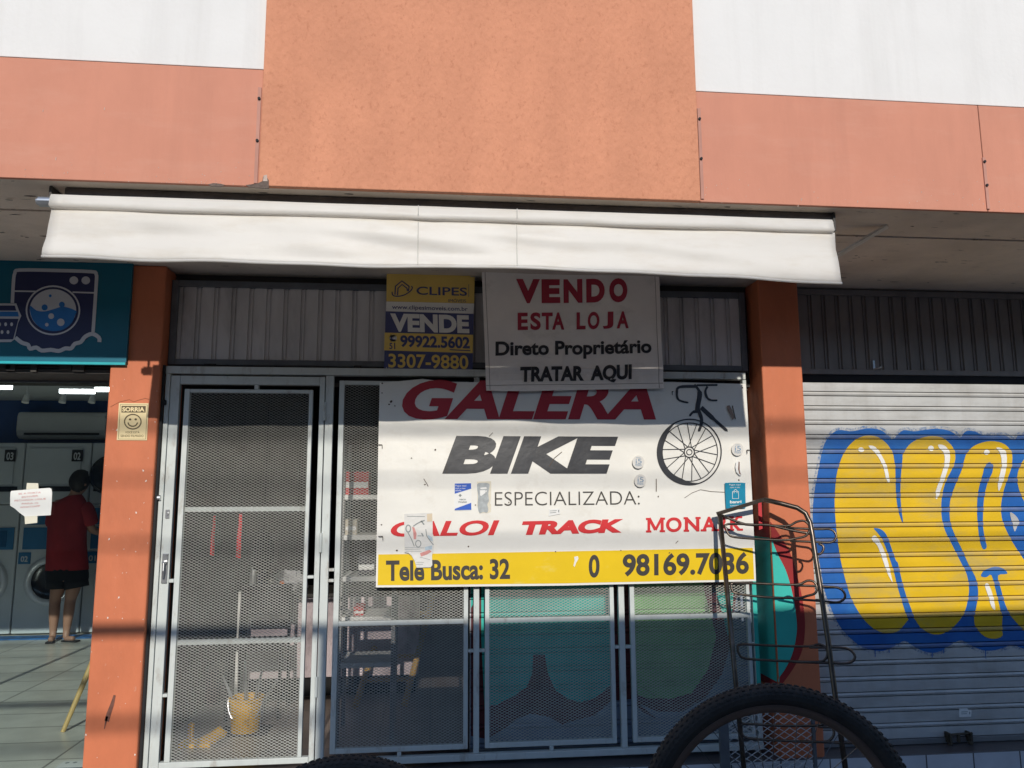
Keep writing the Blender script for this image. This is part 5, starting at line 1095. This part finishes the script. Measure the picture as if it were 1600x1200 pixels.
# shelf behind the narrow mesh
SHY = 4.72
q = thing('shelf_rack', 'white metal shelf rack behind the narrow mesh left of the shop sign', 'shelf', (-0.35, SHY, 0.03))
M_shelf = mat('shelf_white', (0.62, 0.62, 0.60), 0.5, 0.1)
xs0, xs1 = at(530, 900, SHY).x, at(612, 900, SHY).x
for y in (777, 840, 905, 968, 1040):
    z = at(560, y, SHY).z; g = MB(); g.box(xs0, xs1, SHY, SHY+.34, z-.014, z+.014); g.build('shelf_board', M_shelf, q, bevel=.003)
for x in (xs0+.008, xs1+.014):
    for y in (SHY-.002, SHY+.32):
        g = MB(); g.box(x-.012, x+.012, y, y+.024, 0.031, 1.75); g.build('post', mat('shelf_post', (0.2, 0.2, 0.2), 0.5), q)
for px, py, wd, hh, mt_, lb in ((556, 777, .15, .14, mat('red_box', (0.45, 0.05, 0.05), 0.5), 'red and white box on the top shelf behind the narrow mesh'), (560, 968, .06, .05, mat('red_box', 0, 0), 'small red box on a lower shelf behind the narrow mesh'), (572, 905, .10, .12, mat('dark_box', (0.05, 0.05, 0.06), 0.5), 'dark box on the middle shelf behind the narrow mesh'), (548, 840, .07, .09, mat('cream_box', (0.5, 0.45, 0.36), 0.6), 'cream carton on the second shelf behind the narrow mesh')):
    a = at(px, py, SHY+.04); z = a.z+.0155; z = at(560, py, SHY).z+.0145
    b = thing('carton', lb, 'box', (a.x, SHY+.1, z)); g = MB(); g.box(a.x-wd/2, a.x+wd/2, SHY+.04, SHY+.22, z, z+hh); g.build('body', mt_, b, bevel=.003); g = MB(); g.box(a.x-wd/2+.004, a.x+wd/2-.004, SHY+.038, SHY+.0395, z+hh*.3, z+hh*.55); g.build('label', M_pap, b)
q = thing('sun_strip_ladder', 'wooden ladder put in for sunlit strips below the left end of the sign', 'ladder', (at(580, 1080, 5.4).x, 5.4, 0.03))  # ladder made up in place of sunlit strips on wood
f0_, f1_ = at(556, 1062, 5.35), at(612, 970, 6.2); f0_.z = 0.06
for dx in (0, 0.32):
    g = MB(); g.cyl(f0_+Vector((dx, 0, 0)), f1_+Vector((dx, 0, 0.2)), 0.022, n=8); g.build('rail', M_wood, q)
for i in range(1, 5):
    p = f0_+(f1_+Vector((0, 0, .2))-f0_)*i/5; g = MB(); g.cyl(p, p+Vector((.32, 0, 0)), 0.014, n=8); g.build('rung', M_wood, q)

# ================================================================== DISPLAY RACK ON THE PAVEMENT
M_rack = mat('worn_black_steel', (0.11, 0.09, 0.075), 0.30, 0.35, 14, metal=0.8, dirt_or_pits=((0.30, 0.22, 0.16), 0.6, (14, 14, 14), 0.55, 0.75))
rack = thing('display_rack', 'tall worn black wire display rack with long paperclip shaped arms', 'rack', (1.75, 3.8, -0.12))
rv = lambda x, y: (1080+x/3.53, 760+y/3.53)
def RY_(px, py): return 4.085-(px-1130)/140*0.16-(py-830)/270*0.13
def RP(x, y): px, py = rv(x, y); return at(px, py, RY_(px, py))
def ext(a, b): return a+(b-a)*((a.z+0.12)/(a.z-b.z))
def rtube(name, pts, r, closed=False, sm=3):
    P = [RP(*p) for p in pts]; Q = []
    n = len(P)
    if sm:
        for i in range(n if closed else n-1):
            a = P[(i-1) % n] if closed or i else P[0]; b = P[i]; c = P[(i+1) % n]; d = P[(i+2) % n] if closed or i < n-2 else P[-1]
            for k in range(sm):
                t = k/sm; Q.append(0.5*((2*b)+(c-a)*t+(2*a-5*b+4*c-d)*t*t+(3*b-a-3*c+d)*t**3))
        if not closed: Q.append(P[-1])
    else: Q = P
    g = MB(); g.tube(Q, r, 8, closed); return g.build(name, M_rack, rack, smooth=True)
lt, lb = RP(158, 150), RP(247, 1095); rtb = RP(790, 1120)
g = MB(); g.tube([lt, lb, ext(lt, lb)], 0.0125, 10); g.build('upright', M_rack, rack, smooth=True)
rt0 = RP(655, 225); rm = RP(705, 560); rb_ = RP(788, 1120)
pts = [(405, 73), (500, 95), (585, 118), (630, 148), (655, 200), (668, 270), (690, 420), (712, 560), (755, 850), (790, 1120)]
P = [RP(*p) for p in pts]; P.append(ext(P[-3], P[-1])); g = MB(); g.tube(P, 0.0135, 10); g.build('upright', M_rack, rack, smooth=True)
g = MB(); a, b = RP(140, 152), RP(408, 70); g.tube([a, a+(b-a)*.5, b], 0.0135, 4); g.build('top_bar', M_rack, rack)
lv1 = [(203, 208), (400, 213), (530, 218), (580, 196), (622, 190), (650, 214), (651, 244), (630, 274), (580, 286), (520, 296), (400, 292), (240, 280), (205, 262), (194, 235)]
lv2 = [(232, 532), (400, 537), (580, 542), (640, 520), (678, 527), (693, 560), (683, 590), (640, 604), (580, 616), (400, 610), (252, 592), (226, 570), (221, 548)]
lv3 = [(278, 872), (480, 880), (650, 882), (700, 870), (738, 885), (752, 920), (738, 955), (690, 968), (480, 962), (300, 950), (265, 925), (257, 895)]
lv4 = [(290, 1310), (480, 1320), (680, 1320), (740, 1308), (775, 1325), (788, 1360), (770, 1395), (720, 1410), (500, 1402), (320, 1390), (282, 1365), (275, 1335)]
for q in (lv1, lv2, lv3, lv4): rtube('arm_loop', q, 0.0062, True)
for q in ([(525, 228), (690, 236), (765, 236), (793, 256), (798, 284), (770, 309), (690, 307), (545, 300)], [(580, 546), (730, 552), (812, 560), (845, 588), (845, 618), (806, 640), (720, 632), (570, 622)],
          [(650, 888), (750, 888), (850, 892), (893, 918), (902, 950), (862, 976), (740, 973), (560, 968)], [(700, 1326), (800, 1330), (900, 1335), (940, 1362), (945, 1392), (905, 1415), (780, 1412), (600, 1405)], [(702, 317), (724, 325), (730, 345), (718, 368), (698, 376)]):
    rtube('arm_loop', q, 0.0062)
rtube('crossbar', [(170, 160), (300, 210), (420, 212), (545, 240), (660, 262)], 0.007)
# wire grille leaning behind the rack
GRY = 4.075
a, b = at(1137, 1115, GRY), at(1267, 1115, GRY)
q = thing('wire_grille', 'pale diamond wire grille leaning on the pillar behind the big bicycle tyre', 'grille', ((a.x+b.x)/2, GRY, -0.12))
M_wire = mat('grille_wire', (0.42, 0.42, 0.42), 0.5, 0.2)
expanded('mesh', a.x, b.x, -0.09, a.z, GRY, q, px=0.060, pz=0.036, w=0.004, mt=M_wire)
g = MB(); g.box(a.x-.05, a.x, GRY-.008, GRY+.012, -0.119, a.z+.02); g.box(b.x, b.x+.018, GRY-.008, GRY+.012, -0.119, a.z+.02); g.box(a.x+.0005, b.x-.0005, GRY-.006, GRY+.010, -0.119, -0.091); g.build('frame', M_frame, q, bevel=.003)

# ================================================================== UPTURNED BICYCLE
OF, OR_ = Vector((0.898, 2.038, 0.567)), Vector((-0.205, 2.20, 0.379))
u = (OF-OR_); u.z = 0; WB = u.length; u.normalize(); n_ = Vector((u.y, -u.x, 0))
bike = thing('bicycle', 'upturned mountain bicycle with its knobbly black tyres in the air in front of the shop', 'bicycle', (0.3, 2.1, -0.12))
M_tyre = mat('tyre_rubber', (0.042, 0.038, 0.034), 0.8, 0.35, 14, bump=0.2, bscale=120)
M_rim = mat('rim_metal', (0.20, 0.15, 0.12), 0.4, 0.15, 20, metal=0.6)
M_spk = mat('spoke_steel', (0.13, 0.13, 0.135), 0.35, 0.1, metal=0.8)
M_fr = mat('bike_paint', (0.02, 0.02, 0.024), 0.3, 0.1)
def wheel(C, RO):
    g = MB(); k = 14; rt_ = 0.0265; Rc = RO-rt_-0.004
    prof = [(Rc+rt_*math.cos(2*math.pi*i/k), rt_*1.02*math.sin(2*math.pi*i/k)) for i in range(k)]
    g.lathe(prof, C, n_, 120, closed=True)
    ax = n_; uu = ax.orthogonal().normalized(); vv = ax.cross(uu)
    N = 120
    for i in range(N):
        for off, wd, ln, ht, sh_ in ((0, 0.009, 0.009, 0.0036, 0), (0.55, 0.007, 0.008, 0.0036, .5), (-0.55, 0.007, 0.008, 0.0036, .5), (1.02, 0.006, 0.010, 0.0034, 0), (-1.02, 0.006, 0.010, 0.0034, 0), (1.4, 0.005, 0.006, 0.003, .5), (-1.4, 0.005, 0.006, 0.003, .5)):
            th = 2*math.pi*(i+sh_)/N; rad = uu*math.cos(th)+vv*math.sin(th); tg = ax.cross(rad)
            nr = rad*math.cos(off)+ax*math.sin(off); bt = ax*math.cos(off)-rad*math.sin(off)
            c0_ = C+rad*Rc+nr*(rt_-0.001)
            vs = [c0_+tg*a_*ln/2*(1 if h_ == 0 else .8)+bt*b_*wd/2*(1 if h_ == 0 else .8)+nr*h_*ht for h_ in (0, 1) for a_, b_ in ((-1, -1), (1, -1), (1, 1), (-1, 1))]
            g.add(vs, [(4, 5, 6, 7), (0, 1, 5, 4), (1, 2, 6, 5), (2, 3, 7, 6), (3, 0, 4, 7)])
    w_ = MB(); w_.lathe([(0.016, -.03), (0.024, -.03), (0.024, -.024), (0.013, -.02), (0.013, .02), (0.024, .024), (0.024, .03), (0.016, .03)], C, n_, 20); w_.cyl(C-n_*.06, C+n_*.06, .007, n=10)
    wo = w_.build('wheel', M_spk, bike, smooth=False)
    g.build('tyre', M_tyre, wo)
    Ri = RO-0.058
    g = MB(); g.lathe([(Ri+.010, -.013), (Ri+.002, -.014), (Ri-.014, -.012), (Ri-.018, 0), (Ri-.014, .012), (Ri+.002, .014), (Ri+.010, .013)], C, n_, 96, closed=True); g.build('rim', M_rim, wo, smooth=True)
    g = MB()
    for i in range(32):
        th = 2*math.pi*i/32; sd = 1 if i % 2 else -1; th2 = th+(.9 if i % 4 < 2 else -.9)
        g.tube([C+(uu*math.cos(th2)+vv*math.sin(th2))*.022+n_*.026*sd, C+(uu*math.cos(th)+vv*math.sin(th))*(Ri-.015)], .0011, 5)
    g.build('spokes', M_spk, wo)
    return wo
wheel(OF, 0.3675); wheel(OR_, 0.3675)
def bp(s, z, side=0.0): return Vector((OR_.x, OR_.y, 0))+u*s+n_*side+Vector((0, 0, z))
BB, ST, HB, HT = bp(.44, .50), bp(.31, .06), bp(.99, .30), bp(.955, .16)
g = MB(); g.tube([BB, ST], .016, 12); g.tube([HB, HT], .022, 14); g.tube([BB, bp(.98, .27)], .020, 12); g.tube([bp(.325, .12), bp(.958, .18)], .016, 12)
for s_ in (-1, 1): g.tube([BB+n_*.03*s_, OR_+n_*.062*s_], .010, 8); g.tube([bp(.335, .15, .02*s_), OR_+n_*.062*s_], .009, 8)
g.build('frame', M_fr, bike, smooth=True)
g = MB(); g.tube([bp(.992, .31, -.06), bp(.992, .31, .06)], .018, 10)
for s_ in (-1, 1): g.tube([bp(.992, .31, .06*s_), OF+n_*.06*s_], [.017, .012], 10)
g.build('fork', M_fr, bike, smooth=True)
g = MB(); g.tube([HT, bp(.945, .10), bp(1.0, .06)], .014, 10); g.tube([bp(.96, -.085, -.36), bp(.985, -.04, -.2), bp(1.0, .05, -.07), bp(1.0, .06, 0), bp(1.0, .05, .07), bp(.985, -.04, .2), bp(.96, -.085, .36)], .013, 10); hb = g.build('handlebar', M_fr, bike, smooth=True)
for s_ in (-1, 1): g = MB(); g.tube([bp(.963, -.08, .24*s_), bp(.955, -.10, .37*s_)], .018, 10); g.build('grip', M_tyre, hb)
g = MB(); g.tube([ST, bp(.285, -.05)], .0135, 10); g.build('seat_post', M_spk, bike)
g = MB(); vs = []; fs = []
for i in range(9):
    t = i/8; wd = .075*(1-t)**1.2+.02; zz = -.085-.02*math.sin(t*3)
    for a_ in range(8):
        an = 2*math.pi*a_/8; p = bp(.17+.26*t, zz+.026*math.sin(an), wd*math.cos(an)); vs.append(p)
for i in range(8):
    for a_ in range(8): fs.append((i*8+a_, i*8+(a_+1) % 8, (i+1)*8+(a_+1) % 8, (i+1)*8+a_))
fs += [tuple(range(8)), tuple(64+j for j in range(8))]
g.add(vs, fs); g.build('saddle', M_short, bike, smooth=True)
for s_ in (-1, 1):
    g = MB(); e_ = bp(.44+.17*s_, .49, .075*s_); g.tube([BB+n_*.07*s_, e_], .009, 8); cr_ = g.build('crank', M_spk, bike); g = MB(); g.box(e_.x-.045, e_.x+.045, e_.y-.05+(-.05 if s_ > 0 else .05), e_.y+.05+(-.05 if s_ > 0 else .05), e_.z-.012, e_.z+.012); g.build('pedal', M_fr, cr_)
g = MB(); g.lathe([(.05, -.002), (.078, -.003), (.078, .003), (.05, .002)], BB+n_*.05, n_, 40, closed=True); g.build('chainring', M_spk, bike)

# ================================================================== STREET BEHIND THE CAMERA
TRY = -1.3; zt_ = 0.752+TANEL*(4.23-TRY)
tx0 = -0.58-0.0215*(4.23-TRY); tx1 = 5.0
tk = thing('shadow_truck', 'blue box truck added behind the camera to cast the low shadow', 'truck', (2.2, -2.4, -0.27))  # unseen caster added for the low shadow, built as a truck
M_trk = mat('truck_blue', (0.03, 0.07, 0.20), 0.5, 0.04)  # dark blue picked so its bounce cools and deepens the shade
g = MB(); g.box(tx0, tx1, TRY-2.2, TRY, 0.75, zt_); g.build('cargo_box', M_trk, tk)
g = MB(); g.box(tx0+.1, tx1+1.5, TRY-1.9, TRY-.3, 0.42, 0.745); g.build('chassis', M_dark, tk)
g = MB(); g.slab([(tx1+.15, TRY-2.1, .5), (tx1+1.75, TRY-2.1, .5), (tx1+1.75, TRY-2.1, 1.3), (tx1+1.45, TRY-2.1, 2.25), (tx1+.15, TRY-2.1, 2.35)], 2.0); cb_ = g.build('cab', M_trk, tk, bevel=.03)
g = MB(); g.box(tx1+.5, tx1+1.35, TRY-.098, TRY-.09, 1.4, 2.05); g.build('side_window', M_gl, cb_)
for x in (tx0+1.0, tx1+.95):
    for y in (TRY-.16, TRY-2.04):
        g = MB(); g.lathe([(.18, -.12), (.40, -.12), (.42, -.09), (.42, .09), (.40, .12), (.18, .12)], (x, y, .15), (0, 1, 0), 32); g.cyl((x, y-.1, .15), (x, y+.1, .15), .2, n=20, m=1); g.build('wheel', [M_tyre, M_alu], tk)
g = MB(); g.box(tx1+1.751, tx1+1.77, TRY-.5, TRY-.25, .75, .95); g.build('headlight', M_alu, tk); g = MB(); g.box(tx1+1.751, tx1+1.77, TRY-1.95, TRY-1.7, .75, .95); g.build('headlight', M_alu, tk)
M_conc = mat('pole_concrete', (0.30, 0.29, 0.28), 0.9, 0.15)
PX = (-15.0, 17.0)
for x, lb in ((PX[0], 'grey concrete utility pole far to the left across the street'), (PX[1], 'grey concrete utility pole far to the right across the street')):
    q = thing('utility_pole', lb, 'pole', (x, -7.0, -0.27), 'utility poles across the street'); g = MB(); g.cyl((x, -7, -.27), (x, -7, 8), .16, .10, n=16); g.build('pole', M_conc, q); g = MB(); g.box(x-.06, x+.06, -7.9, -6.1, 7.2, 7.32); g.build('crossarm', M_wood, q)
M_cbl = mat('cable_rubber', (0.02, 0.02, 0.02), 0.8, 0.1)
for zs_, r, Y, lb in ((1.775, .024, -6.8, 'thickest overhead cable, highest of those strung along the street'), (1.50, .010, -7.1, 'thin overhead cable second from the top along the street'), (1.17, .014, -7.3, 'overhead cable third from the top along the street'), (0.30, .024, -7.0, 'lowest overhead cable strung between the utility poles'), (0.745, .033, -1.75, 'thick low cable bundle strung over the kerb behind the truck')):
    z0 = zs_+TANEL*(4.2-Y); g = MB(); P = []
    for i in range(41):
        x = PX[0]+(PX[1]-PX[0])*i/40; P.append((x, Y, z0+(x*x)*0.0012))
    g.tube(P, r, 8); tag(g.build('overhead_cable', M_cbl, loc=(0, Y, z0)), lb, 'cable', 'overhead cables along the street')

# unseen row of shops added across the street to cut the sky light
op = thing('added_street_building', 'long low building added out of view across the street to cut the sky light', 'building', (0, -19, -0.27))
M_opw = mat('opposite_render', (0.22, 0.20, 0.18), 0.9, 0.2, 1.5)
g = MB(); g.box(-45, 45, -24, -17, -0.27, 6.4); g.build('wall', M_opw, op)
g = MB(); g.box(-45.2, 45.2, -24.2, -16.8, 6.401, 6.6); g.build('roof', M_conc, op)
for i in range(-7, 8):
    g = MB(); g.box(i*6-1.6, i*6+1.6, -17.0, -16.94, -0.25, 2.5); g.build('shop_door', M_frame, op)
    g = MB(); g.box(i*6-1.2, i*6+1.2, -17.0, -16.94, 3.6, 5.2); g.build('window', M_gl, op)
